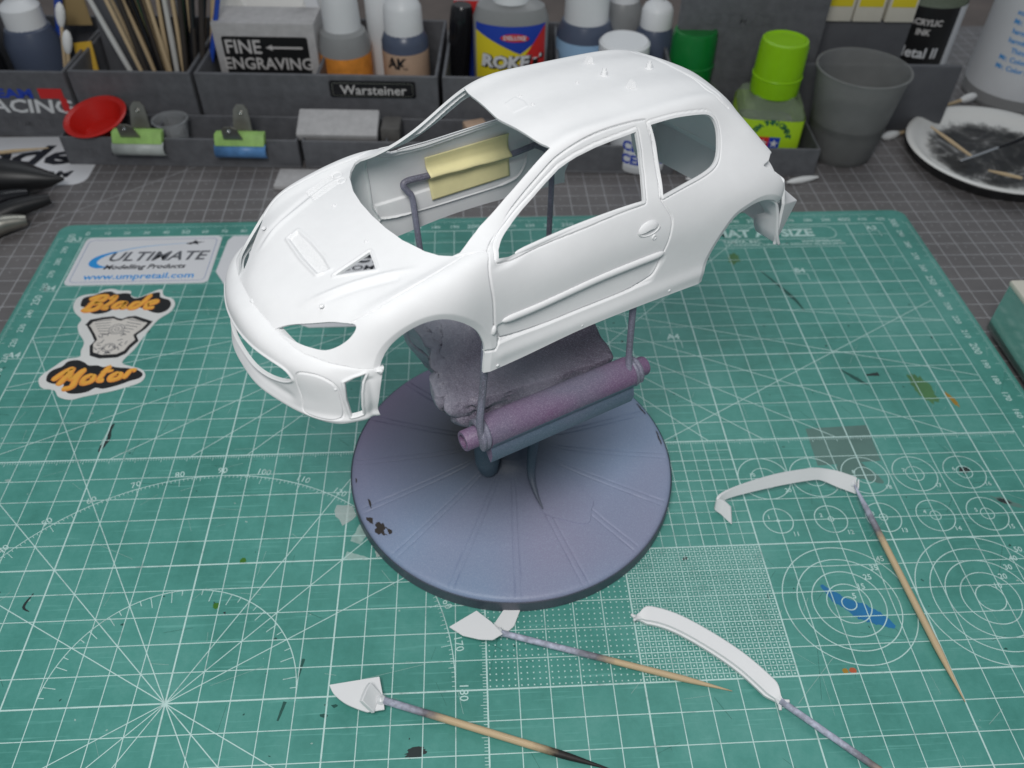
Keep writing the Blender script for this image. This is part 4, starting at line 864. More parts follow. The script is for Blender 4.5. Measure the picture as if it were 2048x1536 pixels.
# front bumper
MOUTH = cp([(0, 1.80), (1.26, 1.81), (2.0, 1.79), (2.22, 1.66), (2.2, 1.52), (1.8, 1.29), (1.19, 1.15), (0, 1.12), (-1.19, 1.15), (-1.8, 1.29), (-2.2, 1.52), (-2.22, 1.66), (-2.0, 1.79), (-1.26, 1.81)], 5)
OUTL = np.array([(-2.15, 1.80), (-1.92, 1.92), (-1.68, 2.0), (-1.80, 1.78), (-1.86, 1.5), (-1.89, 1.1), (-1.88, .80), (-2.0, .76), (-2.12, .74), (-2.17, 1.25)])
COVER = cp([(-2.98, 2.42, 1.83), (-2.75, 2.71, 1.94), (-2.52, 2.98, 1.89), (-2.32, 3.17, 1.67), (-2.28, 3.21, 1.25), (-2.28, 3.22, .82), (-2.40, 3.14, .66), (-2.77, 2.78, .62), (-2.98, 2.46, .70), (-2.98, 2.46, 1.05), (-3.0, 2.4, 1.43)], 5)
def tr_fb(P):
    x, y, z = P.T; ay = np.abs(y); f = np.full(len(P), BIG); m = (x < -2.6) & (ay < 2.6); f[m] = np.minimum(f[m], sd_poly(np.c_[y, z][m], MOUTH))
    m = ay > 3.0; f[m] = np.minimum(f[m], sd_poly(np.c_[x, z][m], OUTL)); return f
def disp_fb(P):
    x, y, z = P.T; ay = np.abs(y); Q = np.c_[x, ay, z]; d = d_line(Q, COVER, True); D = groove(d, .018, .05)
    m = (ay > 2.4) & (ay < 3.25); sp_ = np.full(len(P), BIG); sp_[m] = sd_poly(np.c_[ay, z][m], COVER[:, 1:]); D += .012*ss(.0, -.03, sp_)
    m = (x < -2.6) & (ay < 2.7); s_ = np.full(len(P), BIG); s_[m] = sd_poly(np.c_[y, z][m], MOUTH); D += .04*np.exp(-((s_-.03)/.035)**2)
    m = ay > 3.0; s2 = np.full(len(P), BIG); s2[m] = sd_poly(np.c_[x, z][m], OUTL); D += .04*np.exp(-((s2-.03)/.03)**2)-.05*np.exp(-((x+1.62)/.10)**2)*ss(3.2, 3.4, ay)*ss(1.95, 1.8, z)
    D += .05*np.exp(-((z-.62)/.1)**2)-.05*np.exp(-((z-.95)/.14)**2)*ss(2.4, 2.0, ay)
    return D
FBUMP = shell(FB, 200, 620, outw, [tr_fb], disp_fb, [('front_bumper', None)], .085, CAR)[0]
def tr_rb(P):
    x, y, z = P.T; f = np.full(len(P), BIG); m = np.abs(y) > 2.7; f[m] = sd_poly(np.c_[x, z][m], RA); return f
RBUMP = shell(RB, 90, 260, outw, [tr_rb], lambda P: np.zeros(len(P)), [('rear_bumper', None)], .085, CAR, ev=evallin)[0]
# inner wall of the rear wheel housing, both sides
for s_ in (-1, 1):
    cv = op([(10.9, 2.74), (11.3, 2.64), (11.65, 2.38), (11.86, 1.95), (12.0, 1.5), (12.12, 1.1), (12.3, .76)], 5); V = []; F = []
    ys = (3.50, 3.42, 2.9, 2.5)
    for j, yy in enumerate(ys):
        for k, (a, b_) in enumerate(cv):
            t = k/(len(cv)-1); yv = yy if j < 2 else yy+.45*(math.exp(-((t-.55)/.1)**2)) ; V.append((a+.02, s_*yv, b_))
    n = len(cv)
    for j in range(3):
        for k in range(n-1): F.append((j*n+k, j*n+k+1, (j+1)*n+k+1, (j+1)*n+k))
    ww = mk('wheel_housing', V, F, 'primer', CAR); md = ww.modifiers.new('th', 'SOLIDIFY'); md.thickness = .07*S; md.offset = 0
# ---- fittings
def bead(p0, prof, name, parent, m='primer', n=12):
    """capsule-like moulding following a path with half-height h and proud height w"""
    P = smoothpath(p0, 8); M = len(P); V = []; F = []
    T = np.gradient(P, axis=0); T /= np.linalg.norm(T, axis=1)[:, None]
    for i in range(M):
        t = i/(M-1); e_ = min(t, 1-t)*M/4; q = math.sqrt(max(0, 1-(1-min(1, e_+.05))**2)); h, w, out = prof
        o_ = np.array(out, float); o_ /= np.linalg.norm(o_); up = np.cross(o_, T[i]); up /= np.linalg.norm(up)
        for k in range(n+1):
            a = math.pi*k/n; V.append(P[i]+up*h*q*math.cos(a)+o_*(w*q*math.sin(a)**.7-.03))
    for i in range(M-1):
        for k in range(n): F.append((i*(n+1)+k, i*(n+1)+k+1, (i+1)*(n+1)+k+1, (i+1)*(n+1)+k))
    return mk(name, V, F, m, parent, angle=0)
for s_, D_ in ((-1, DOOR_N), (1, DOOR_F)):
    bead([(2.06, s_*3.47, 1.99), (3.2, s_*3.44, 1.99), (5.08, s_*3.415, 2.10), (6.4, s_*3.42, 2.13), (7.42, s_*3.44, 2.15)], (.105, .11, (0, s_, .08)), 'side_moulding', D_)
    bead([(2.66, s_*3.145, 3.615), (3.6, s_*3.07, 3.65), (4.54, s_*3.05, 3.70), (5.7, s_*3.06, 3.74), (6.80, s_*3.09, 3.745)], (.06, .06, (0, s_, .5)), 'window_sill_trim', D_)
    # handle: raised upper leaf over a sunk half-moon, and the key barrel
    V = []; F = []; n = 24
    for j, (q, hh) in enumerate(((1, -.03), (1, .03), (.85, .06), (.5, .085), (.02, .095))):
        for k in range(n):
            a = 2*math.pi*k/n; lx, lz = .33*q*math.cos(a), .19*q*math.sin(a)
            if lz < -.02: lz = -.02-.02*(q)
            V.append((6.78+lx*math.cos(.10)-lz*math.sin(.10), s_*(3.335-.20*(lz)+hh), 3.08+lx*math.sin(.10)+lz*.98))
    for j in range(4):
        for k in range(n): F.append((j*n+k, j*n+(k+1) % n, (j+1)*n+(k+1) % n, (j+1)*n+k))
    mk('door_handle', V, F, 'primer', D_)
    V = []; F = []
    for j, (q, hh) in enumerate(((1.12, .0), (1.08, .045), (1.0, .045), (.94, .005))):
        for k in range(n): a = math.pi+math.pi*k/(n-1); V.append((6.78+.34*q*math.cos(a), s_*(3.36+hh), 3.06+.17*q*math.sin(a)))
    for j in range(3):
        for k in range(n-1): F.append((j*n+k, j*n+k+1, (j+1)*n+k+1, (j+1)*n+k))
    mk('handle_rim', V, F, 'primer', D_)
    V, F = lathe([(.075, -.03), (.07, .035), (.055, .04), (.05, .02), (.03, .02), (.02, .035), (.0, .035)], 18); mk('key_barrel', [(6.97+a, s_*(3.40+c), 2.78+b_) for a, b_, c in V], F, 'primer', D_)
    V = []; F = []
    for j in range(6):
        q = math.cos(j/5*math.pi/2); h_ = .075*math.sin(j/5*math.pi/2)
        for k in range(20): a = 2*math.pi*k/20; V.append((1.83-.01+.075*q*math.cos(a)+.02*q*math.sin(a), s_*(3.485+h_), 1.82+.15*q*math.sin(a)))
    for j in range(5):
        for k in range(20): F.append((j*20+k, j*20+(k+1) % 20, (j+1)*20+(k+1) % 20, (j+1)*20+k))
    mk('side_indicator', V, F, 'primer', SHELL)
def dome(p, r_, name, parent, n=(0, 0, 1), h=.7):
    V = []; F = []; N_ = Vector(n).normalized(); q = N_.to_track_quat('Z', 'Y')
    for j in range(5):
        a = j/4*math.pi/2
        for k in range(14): b_ = 2*math.pi*k/14; v = q @ Vector((r_*math.cos(a)*math.cos(b_), r_*math.cos(a)*math.sin(b_), r_*h*math.sin(a)-.01)); V.append((p[0]+v.x, p[1]+v.y, p[2]+v.z))
    for j in range(4):
        for k in range(14): F.append((j*14+k, j*14+(k+1) % 14, (j+1)*14+(k+1) % 14, (j+1)*14+k))
    return mk(name, V, F, 'primer', parent, angle=0)
for p in ((-.13, 1.28, 3.59), (-.16, -.72, 3.59)): dome(p, .06, 'washer_jet', HOOD, (-.3, 0, 1), .9)
for s_ in (-1, 1):
    dome((-3.20, s_*1.84, 1.89), .045, 'bolt', FBUMP, (-.8, s_*.5, .2)); dome((-2.93, s_*2.47, 1.80), .04, 'bolt', FBUMP, (-.7, s_*.7, .2)); dome((-2.36, s_*3.17, 1.60), .04, 'bolt', FBUMP, (-.5, s_*.9, 0)); dome((-2.70, s_*2.87, .66), .04, 'bolt', FBUMP, (-.5, s_*.8, -.2))
    for x, z in ((1.9, .66), (4.62, .84), (7.75, .80)): dome((x, s_*3.56, z), .05, 'bolt', SHELL, (0, s_, -.1))
def hole(p, r_, parent, name='pin_hole', n=(0, 0, 1)):
    N_ = Vector(n).normalized(); q = N_.to_track_quat('Z', 'Y'); V, F = lathe([(r_*1.5, -.01), (r_*1.45, .022), (r_*1.1, .022), (r_*1.0, -.02), (0, -.02)], 18)
    V = [tuple(np.array(p)+np.array((q @ Vector(v))[:])) for v in V]; return mk(name, V, F, ['primer', 'sanding_dark'], parent, mi=[0]*(18*3)+[1]*18+[0]+[1])
for p, nn in (((-1.93, -1.88, 3.05), (-.35, -.05, 1)), ((-1.86, 2.02, 3.08), (-.35, .05, 1))): hole(p, .042, HOOD, n=nn)
for p in ((5.14, .47, 5.665), (5.14, -.12, 5.66), (6.81, .2, 5.755)): hole(p, .035, ROOF)
# roof fittings: two finned feet and two pegs
for p in ((7.91, 1.13, 5.77), (7.85, -.83, 5.785)):
    V, F = prism([(-.14, -.0), (.14, 0), (.10, .06), (.05, .19), (-.02, .19), (-.10, .06)], -.07, .07); mk('antenna_foot', [(p[0]+a*.8+c*.2, p[1]+c*1.2-a*.3, p[2]+b_-.01) for a, b_, c in V], F, 'primer', ROOF, angle=25)
for p in ((7.76, .24, 5.74), (9.35, .19, 5.63)):
    V, F = lathe([(.13, -.02), (.12, .02), (.085, .04), (.08, .14), (.055, .15), (.055, .22), (.0, .22)], 18, cap1=False); mk('antenna_peg', [(p[0]+a, p[1]+b_, p[2]+c) for a, b_, c in V], F, 'primer', ROOF)
# notch in the nose where the badge will go
V, F = bevbox(-3.09, -3.0, -.07, .07, 2.38, 2.475, .02); mk('badge_seat', V, F, 'primer', FBUMP)
# masking tape stuck over the far wire on the inside of the far door
V = []; F = []; NU, NV = 30, 26
c_ = {k: np.array(v) for k, v in dict(a=(3.58, 3.12), b=(6.56, 3.16), c=(6.68, 1.62), d=(3.80, 1.58)).items()}
for i in range(NU+1):
    for j in range(NV+1):
        u, v = i/NU, j/NV; q = (1-u)*((1-v)*c_['a']+v*c_['d'])+u*((1-v)*c_['b']+v*c_['c'])
        zw = 2.52-.09*u; h = math.exp(-(abs(q[1]-zw)/.125)**2.0); V.append((q[0], float(np.interp(q[1], [1.5, 2.0, 2.2, 2.9, 3.1, 3.3], [3.265, 3.265, 3.275, 3.245, 3.19, 3.12]))-.015-.24*h-.012*math.sin(u*17+v*3)*h, q[1]))
for i in range(NU):
    for j in range(NV): a = i*(NV+1)+j; F.append((a, a+1, a+NV+2, a+NV+1))
TP = thing('masking_tape', 'strip of yellow masking tape holding wire inside the far car door', 'tape', (17.0447, 10.9972, 9.6727), (R(-2.25334), R(1.59565), R(30.11425)))
to = mk('tape_strip', V, F, 'masking_tape', TP, angle=0); md = to.modifiers.new('th', 'SOLIDIFY'); md.thickness = .012*S



# ================================================================== small parts drying on toothpicks (front of the mat)
def pick(parent, A, B, r_, m, tips=(1, 1)):
    A, B = np.array(A, float), np.array(B, float); t = np.linspace(0, 1, 24); P = A+(B-A)*t[:, None]
    rr = np.full(24, r_)
    if tips[0]: rr *= np.clip(.25+t/.16*.75, 0, 1)
    if tips[1]: rr *= np.clip(.12+(1-t)/.2*.88, 0, 1)
    V, F, UV = tube(P, rr, 10); return mk('toothpick', V, F, m, parent, uv=UV, angle=0)
def plate(parent, poly, z0, z1, name='plate', tilt=None, m='primer_small'):
    b = bmesh.new(); n = len(poly); z = lambda p: (tilt(p) if tilt else 0)
    lo = [b.verts.new((p[0], p[1], z0+z(p))) for p in poly]; hi = [b.verts.new((p[0], p[1], z1+z(p))) for p in poly]
    b.faces.new(lo[::-1]); b.faces.new(hi)
    for k in range(n): b.faces.new((lo[k], lo[(k+1) % n], hi[(k+1) % n], hi[k]))
    bmesh.ops.bevel(b, geom=[e for e in b.edges], offset=.012, segments=2, affect='EDGES', clamp_overlap=True); b.verts.index_update()
    V = [tuple(v.co) for v in b.verts]; F = [tuple(v.index for v in f.verts) for f in b.faces]; b.free(); return mk(name, V, F, m, parent, angle=30)
T1 = thing('canard_part', 'small white triangular canard with upright fin on a charred toothpick', 'model part', (0, 0, 0))
ed = [tuple(q) for q in smoothpath([(15.08, 5.22), (15.25, 4.92), (15.6, 4.62), (16.0, 4.42), (16.32, 4.30)], 5)]
plate(T1, [(16.62, 5.42)]+ed+[(16.84, 4.36), (16.78, 4.75)], .30, .36)
def ribbon2(A, B, th, name, parent, k=5):
    """solid strip between two edges, thickness th"""
    A, B = smoothpath(A, k), smoothpath(B, k); n = len(A); T = np.gradient((A+B)/2, axis=0); N_ = np.cross(T, A-B); N_ /= np.linalg.norm(N_, axis=1)[:, None]; V = []; F = []
    for i in range(n):
        for q in (A[i]+N_[i]*th/2, A[i]-N_[i]*th/2, B[i]-N_[i]*th/2, B[i]+N_[i]*th/2): V.append(q)
    for i in range(n-1):
        for j in range(4): F.append((4*i+j, 4*i+(j+1) % 4, 4*i+4+(j+1) % 4, 4*i+4+j))
    F += [(3, 2, 1, 0), tuple(4*(n-1)+j for j in range(4))]
    o = mk(name, V, F, 'primer_small', parent, angle=40); md = o.modifiers.new('bv', 'BEVEL'); md.width = min(.02, th*.2)*S; md.segments = 2; md.limit_method = 'ANGLE'; return o
ribbon2([(16.16, 4.45, .8), (16.22, 4.65, .8), (16.29, 4.87, .78), (16.39, 5.05, .75)], [(16.50, 4.26, .34), (16.53, 4.48, .34), (16.6, 4.68, .34), (16.70, 4.84, .34)], .14, 'fin', T1)
V, F = lathe([(.0, 0), (.14, .02), (.17, .1), (.12, .2), (.0, .26)], 16, False, False); mk('glue_blob', [(a+16.72, b_+4.66, c+.28) for a, b_, c in V], F, 'glue', T1)
pick(T1, (16.72, 4.66, .38), (23.62, 2.34, .11), .115, 'toothpick_burnt', (0, 1))
T2 = thing('canard_part', 'small white kite-shaped canard with strip behind it on a short toothpick', 'model part', (0, 0, 0))
plate(T2, [(18.80, 7.10), (19.25, 6.72), (19.8, 6.5), (20.22, 6.42), (20.55, 6.58), (20.2, 7.05), (19.72, 7.55)], .18, .24, tilt=lambda p: .35*(p[0]-18.8)/1.7)
plate(T2, [(20.22, 7.10), (20.52, 6.72), (20.95, 7.1), (21.22, 7.75), (20.68, 7.78)], .06, .12, 'strip', tilt=lambda p: .03*(p[1]-7))
V, F = lathe([(.0, 0), (.13, .02), (.16, .1), (.1, .2), (.0, .24)], 16, False, False); mk('glue_blob', [(a+20.42, b_+6.78, c+.28) for a, b_, c in V], F, 'glue', T2)
pick(T2, (20.5, 6.74, .36), (27.7, 4.56, .11), .105, 'toothpick_mid', (0, 1))
# long lip with forked ends
T3 = thing('bumper_lip_part', 'long curved white lip with forked ends on a toothpick at bottom edge', 'model part', (0, 0, 0))
cv = smoothpath([(25.08, 7.18), (25.55, 7.18), (26.3, 6.88), (27.2, 6.25), (28.1, 5.45), (28.75, 4.65), (29.1, 4.1)], 8); T_ = np.gradient(cv, axis=0); T_ /= np.linalg.norm(T_, axis=1)[:, None]; N_ = np.c_[-T_[:, 1], T_[:, 0]]; V = []; F = []; n = len(cv)
for k in range(n):
    t = k/(n-1); e_ = min(t, 1-t); w = .07+.21*ss(.02, .14, e_); h = .18+.10*ss(0, .15, e_)
    sec = [(-w*.9, .02), (-w*.98, h*.55), (-w*.75, h*.62), (-w*.70, h), (w*.86, h+.12), (w, h+.09), (w*.94, .10)]
    for a, b_ in sec: V.append((cv[k][0]+N_[k][0]*a, cv[k][1]+N_[k][1]*a, b_+.05))
for k in range(n-1):
    for j in range(7): F.append((7*k+j, 7*k+(j+1) % 7, 7*k+7+(j+1) % 7, 7*k+7+j))
F += [tuple(range(6, -1, -1)), tuple(7*(n-1)+j for j in range(7))]
mk('lip', V, F, 'primer_small', T3, angle=32)
for (x, y), dr in ((cv[0], -1), (cv[-1], 1)):
    d = T_[0]*-1 if dr < 0 else T_[-1]; nn = np.array([-d[1], d[0]])
    for s_, z in ((-1, .08), (1, .30)):
        a = np.array([x, y])-d*.18; tip = np.array([x, y])+d*.16+nn*s_*.17
        V, F, _ = tube(smoothpath([(*a, .2), (*(a+d*.2+nn*s_*.05), .2+(z-.2)*.5), (*tip, z+.06)], 5), np.linspace(.10, .045, 11), 8); mk('fork', V, F, 'primer_small', T3, angle=0)
pick(T3, (29.08, 4.12, .26), (34.2, -.55, .11), .105, 'toothpick_mid', (0, 1))
# roof spoiler blade, bent like a hoop
T4 = thing('spoiler_part', 'bent white roof spoiler blade propped on a toothpick over printed circles', 'model part', (0, 0, 0))
ribbon2([(29.2, 11.34, .5), (28.96, 11.57, .6), (28.73, 11.61, .68), (29.08, 11.88, .75), (30.02, 12.2, .85), (31.29, 12.53, .9), (32.55, 12.71, .9), (33.09, 12.71, .85), (33.6, 12.61, .8), (34.23, 12.38, .7)],
        [(29.22, 10.9, .05), (28.94, 11.26, .12), (28.70, 11.50, .25), (29.08, 11.75, .45), (30.06, 12.0, .5), (31.33, 12.28, .5), (32.6, 12.48, .5), (33.02, 12.46, .45), (33.5, 12.24, .35), (34.21, 11.98, .2)], .10, 'blade', T4, 7)
V, F = bevbox(-.03, .03, -.22, .22, 0, .34, .02); V, F = place((V, F), (34.28, 12.17, .24), -.35); mk('end_plate', V, F, 'primer_small', T4)
V, F = lathe([(.0, 0), (.12, .02), (.14, .1), (.08, .2), (.0, .24)], 16, False, False); mk('glue_blob', [(a+34.12, b_+12.25, c+.38) for a, b_, c in V], F, 'glue', T4)
pick(T4, (34.12, 12.3, .52), (34.93, 3.88, .11), .115, 'toothpick_long', (1, 1))
# scraps of clear tape by the stand
for x, y, a, lb in ((14.95, 12.0, .3, 'larger scrap of clear tape at left rim of stand base'), (16.4, 10.3, .9, 'smaller scrap of clear tape beside left rim of stand')):
    r2 = random.Random(int(x*10)); P, F = blob(r2, 0, 0, .42 if x < 15 else .35, .5 if x < 15 else .22, 0, a, 12, .25); o = mk('tape_scrap', *prism([(p[0], p[1]) for p in P], 0, .012), 'clear_tape', None, smooth=False); o.location = (x*S, y*S, .01*S); tag(o, lb, 'tape')

# ================================================================== the grey storage trays behind
TA = -.062; ct, st_ = math.cos(TA), math.sin(TA); ZG = -.32
def rk(a, b, z=ZG): return (-3.4+a*ct-b*st_, 37.9+a*st_+b*ct, z)
def open_box(parent, w, d, h, t, divs=(), name='tray_shell', m='grey_plastic', slope=0):
    q = MB(); q.box(0, w, 0, d, 0, t); q.box(0, w, 0, t, t, h); q.box(0, w, d-t, d, t, h); q.box(0, t, t, d-t, t, h); q.box(w-t, w, t, d-t, t, h)
    for x in divs: q.box(x-t/2, x+t/2, t, d-t, t, h*.96)
    b = bmesh.new(); vs_ = [b.verts.new(v) for v in q.V]
    for f in q.F: b.faces.new([vs_[i] for i in f])
    bmesh.ops.bevel(b, geom=b.edges[:], offset=.045, segments=1, affect='EDGES', clamp_overlap=True); b.verts.index_update()
    V = [tuple(v.co) for v in b.verts]; F = [tuple(v.index for v in f.verts) for f in b.faces]; b.free(); return mk(name, V, F, m, parent, smooth=False)
def emblem(parent, x, z, w, y=0):
    V, F = textm('ULTIMATE', w*.21, .01, .2, ext=.012); mk('embossed_logo', *place((V, F), (x+w*.04, y-.012, z), 0, math.pi/2), 'grey_plastic', parent, smooth=False)
    q = MB(); q.arc((0, 0), 1, R(20), R(330), .05, 0, 40); V = [(x+v[0]*w*.52, y-.014, z+v[1]*.42) for v in q.V]; mk('embossed_ring', V, q.F, 'grey_plastic', parent, smooth=False)
for a0, a1, dv, em, lb in ((0, 13.55, (5.2, 9.4), (2.6,), 'low grey tray holding the red cup and both taped clips'), (13.8, 28.3, (4.8, 9.6), (3.2, 11.0), 'low grey tray in the middle holding grey sanding block'), (28.55, 35.2, (), (4.5,), 'low grey tray holding small jar behind the door window'), (35.45, 43.4, (), (3.0,), 'deeper grey tray at right holding bottle with lime cap')):
    t = thing('organizer_tray', lb, 'tray', rk(a0, 0), (0, 0, TA), 'low trays in front of the organizer'); open_box(t, a1-a0, 5.6 if a0 > 35 else 2.9, 1.78, .14, dv)
    for e_ in em: emblem(t, e_, .78, 3.2)
MODS = [(-15.2, -.15, 4.1, 'tall grey organizer box at far left with racing lettering on its front'), (.1, 7.15, 4.2, 'tall grey organizer box full of paint brushes'), (7.4, 21.45, 4.2, 'tall grey organizer box with black name plate on its front'), (21.7, 35.2, 4.2, 'tall grey organizer box behind the car roof with bottles inside')]
MOD = []
for a0, a1, h, lb in MODS:
    t = thing('organizer_box', lb, 'organizer', rk(a0, 3.15), (0, 0, TA), 'tall organizer boxes'); open_box(t, a1-a0, 8.2, h, .2, ((a1-a0)*.5,) if a1-a0 > 10 else (), 'box_shell'); MOD.append(t)
# left box: printed lettering ; middle box: black name plate
V, F = textm('RACING', 1.15, .03, .12, sx=1.35); mk('lettering', *place((V, F), (12.0, -.02, 1.95), 0, math.pi/2), 'white_plastic', MOD[0], smooth=False)
V, F = textm('TEAM', .75, .03, .0, sx=1.5); mk('lettering', *place((V, F), (11.4, -.02, 2.75), 0, math.pi/2), 'deep_blue_print', MOD[0], smooth=False)
q = MB(); q.box(13.2, 14.6, -.03, 0, 2.5, 3.1); q.box(14.3, 14.7, -.03, 0, 1.7, 2.5); q.build('red_flash', 'red_print', MOD[0], smooth=False); emblem(MOD[0], 11.5, .9, 3.5)
BD = thing('name_plate', 'black enamel name plate stuck on the front of the organizer', 'badge', rk(15.15, 3.15, ZG+2.95), (0, 0, TA))
V, F = prism(rrect(0, 5.0, 0, .95, .12), 0, .12); mk('plate', [(a, -c, b_) for a, b_, c in V], F, 'black_gloss', BD, smooth=False)
V, F = textm('Warsteiner', .78, .012, .0, sx=1.05); mk('lettering', *place((V, F), (2.55, -.135, .42), 0, math.pi/2), 'grey_text', BD, smooth=False)
q = MB(); P_ = rrect(.18, 4.82, .1, .85, .1)
for k in range(len(P_)): q.seg(P_[k], P_[(k+1) % len(P_)], .03, 0)
mk('border', [(a, -.13, b_) for a, b_, c in q.V], q.F, 'clip_metal', BD, smooth=False)
# tall dark panel standing at the back right
PN = thing('upright_organizer', 'tall dark grey organizer panel with embossed logo behind the green caps', 'organizer', rk(35.5, 6.6), (0, 0, TA))
V, F = bevbox(0, 8.6, 0, .6, 0, 9.5, .12); mk('panel', V, F, 'grey_plastic', PN); emblem(PN, 3.4, 6.35, 4.2)
V, F = bevbox(5.2, 17.2, -.9, -.5, 0, 4.2, .2); mk('front_panel', V, F, 'grey_plastic_light', PN)

# ------------------------------------------------------------------ bottles and jars
def bottle(name, label, xy, z0, body, cap, mb, mc, bands=(), n=36, square=0, rz=0, tilt=(0, 0), cat='bottle', ribs=0, group=None):
    t = thing(name, label, cat, (xy[0], xy[1], z0), (tilt[0], tilt[1], rz), group)
    mk('body', *lathe(body, n, square=square), mb, t, angle=30)
    if cap:
        V, F = lathe(cap, 48 if ribs else n)
        if ribs: V = [(x*(1+ribs*((k % 48) % 2)), y*(1+ribs*((k % 48) % 2)), z) for k, (x, y, z) in enumerate(V)]
        mk('cap', V, F, mc, t, angle=30)
    for nm, prof, m_ in bands:
        mk(nm, *lathe(prof, n, False, False, square=square), m_, t, angle=30)
    return t
def on_curve(VF, r_, z, a0):
    """wrap flat text (x,y) round a vertical cylinder, facing angle a0"""
    return [(r_*math.cos(a0+x/r_), r_*math.sin(a0+x/r_), z+y) for x, y, _ in VF[0]], VF[1]
FR = R(-90)
# far-left dropper bottle, and one beside it
bottle('dropper_bottle', 'dropper bottle with white pointed cap and blue-grey body at top left corner', (-6.6, 45.6), -.1, [(1.55, 0), (1.6, .3), (1.6, 3.9), (1.3, 4.7), (.8, 5.1)], [(1.15, 4.75), (1.12, 5.9), (1.0, 6.05), (.5, 6.35), (.28, 7.4), (.15, 7.5)], 'smoky_blue', 'white_cap', ribs=.02)
bottle('dropper_bottle', 'dark dropper bottle with white cap cut by left picture edge', (-10.2, 45.0), -.1, [(1.5, 0), (1.55, .3), (1.55, 4.4), (1.1, 5.0)], [(1.2, 5.0), (1.15, 6.2), (.6, 6.6), (.3, 7.4)], 'dark_screen', 'white_cap')
# white bottle with orange label, slim white bottle, navy dropper with tan label
bottle('glue_bottle', 'translucent white bottle with broad cap and orange label', (12.55, 43.9), 0, [(1.5, 0), (1.55, .3), (1.55, 4.2), (1.35, 4.9), (1.0, 5.2)], [(1.12, 4.9), (1.05, 6.6), (1.0, 7.6), (.7, 8.2)], 'grey_bottle', 'white_plastic', [('label', [(1.57, 1.2), (1.57, 3.75)], 'orange_print')])
bottle('slim_bottle', 'slim tall white bottle with violet letters behind the orange label bottle', (14.7, 45.6), 0, [(.85, 0), (.88, .2), (.88, 7.0), (.6, 7.6)], None, 'white_plastic', None)
t = bottle('dropper_bottle', 'navy dropper bottle with ribbed grey-white cap and tan label', (16.2, 43.8), 0, [(1.35, 0), (1.4, .3), (1.4, 4.4), (1.2, 4.9), (.95, 5.1)], [(1.15, 4.85), (1.1, 6.3), (.95, 6.6), (.6, 7.0), (.5, 8.2)], 'smoky_blue', 'white_plastic', [('label', [(1.42, 1.4), (1.42, 3.95)], 'tan_print')], ribs=.025)
V, F = on_curve(textm('AK', .9, .04), 1.43, 3.4, FR-.35); mk('lettering', V, F, 'dark_screen', t, smooth=False)
# rocket glue bottle (oval)
t = thing('cement_bottle', 'oval grey bottle with white ribbed cap and yellow, blue and red ROKET label', 'bottle', (22.6, 43.6, 1.2), (0, 0, TA))
mk('body', *lathe([(2.15, 0), (2.25, .3), (2.25, 4.6), (2.0, 5.25), (1.3, 5.6)], 48, sy=.62), 'grey_bottle', t)
V, F = lathe([(1.1, 5.55), (1.05, 7.6), (.9, 7.8)], 48); V = [(x*(1+.03*(k % 2)), y*(1+.03*(k % 2)), z) for k, (x, y, z) in enumerate(V)]; mk('cap', V, F, 'white_cap', t)
def ovalp(poly, name, m, off, par=t):
    pts = []; N = len(poly)
    for k in range(N):
        a, b_ = np.array(poly[k]), np.array(poly[(k+1) % N])
        for q in range(6): pts.append(a+(b_-a)*q/6)
    V = [(p[0], -.62*math.sqrt(max(0, 2.27**2-p[0]**2))-off, p[1]) for p in pts]; return mk(name, V, [tuple(range(len(V)))], m, par, smooth=False)
def strips(x0, x1, f0, f1, name, m, off, par=t, n=14):
    V = []; F = []
    for k in range(n+1):
        x = x0+(x1-x0)*k/n; y = -.62*math.sqrt(max(.01, 2.27**2-x*x))-off; V += [(x, y, f0(x)), (x, y, f1(x))]
    for k in range(n): F.append((2*k, 2*k+2, 2*k+3, 2*k+1))
    return mk(name, V, F, m, par)
strips(-2.05, 2.05, lambda x: .6, lambda x: 4.45, 'label', 'yellow_print', .01)
strips(-2.05, 2.05, lambda x: 4.05-.45*(x+2.05) if x < .6 else 2.85+.75*(x-.6), lambda x: 4.5, 'label_band', 'deep_blue_print', .025)
strips(.5, 2.05, lambda x: 1.9+.05*x, lambda x: min(4.4, 2.2+1.45*(x-.5)), 'label_flash', 'red_print', .04)
V, F = textm('ROKET', 1.0, .05, .1, sx=1.1); mk('lettering', [(x, -.62*math.sqrt(max(.01, 2.27**2-x*x))-.07, y+2.35) for x, y, z in V], F, 'paper_white', t, smooth=False)
V, F = textm('ROKET', 1.0, .10, .1, sx=1.1); mk('lettering_outline', [(x+.05, -.62*math.sqrt(max(.01, 2.27**2-x*x))-.055, y+2.31) for x, y, z in V], F, 'black', t, smooth=False)
q = MB(); q.add(*lathe([(0, 0), (1, 0)], 24, False, False)); mk('oval_badge', [(v[0]*.85+.25, -.62*2.25-.05, v[1]*.24+3.85) for v in q.V], q.F, 'red_print', t, smooth=False); V, F = textm('DELUXE', .34, .01, sx=1.1); mk('lettering', *place((V, F), (.25, -1.47, 3.85), 0, math.pi/2), 'paper_white', t, smooth=False)
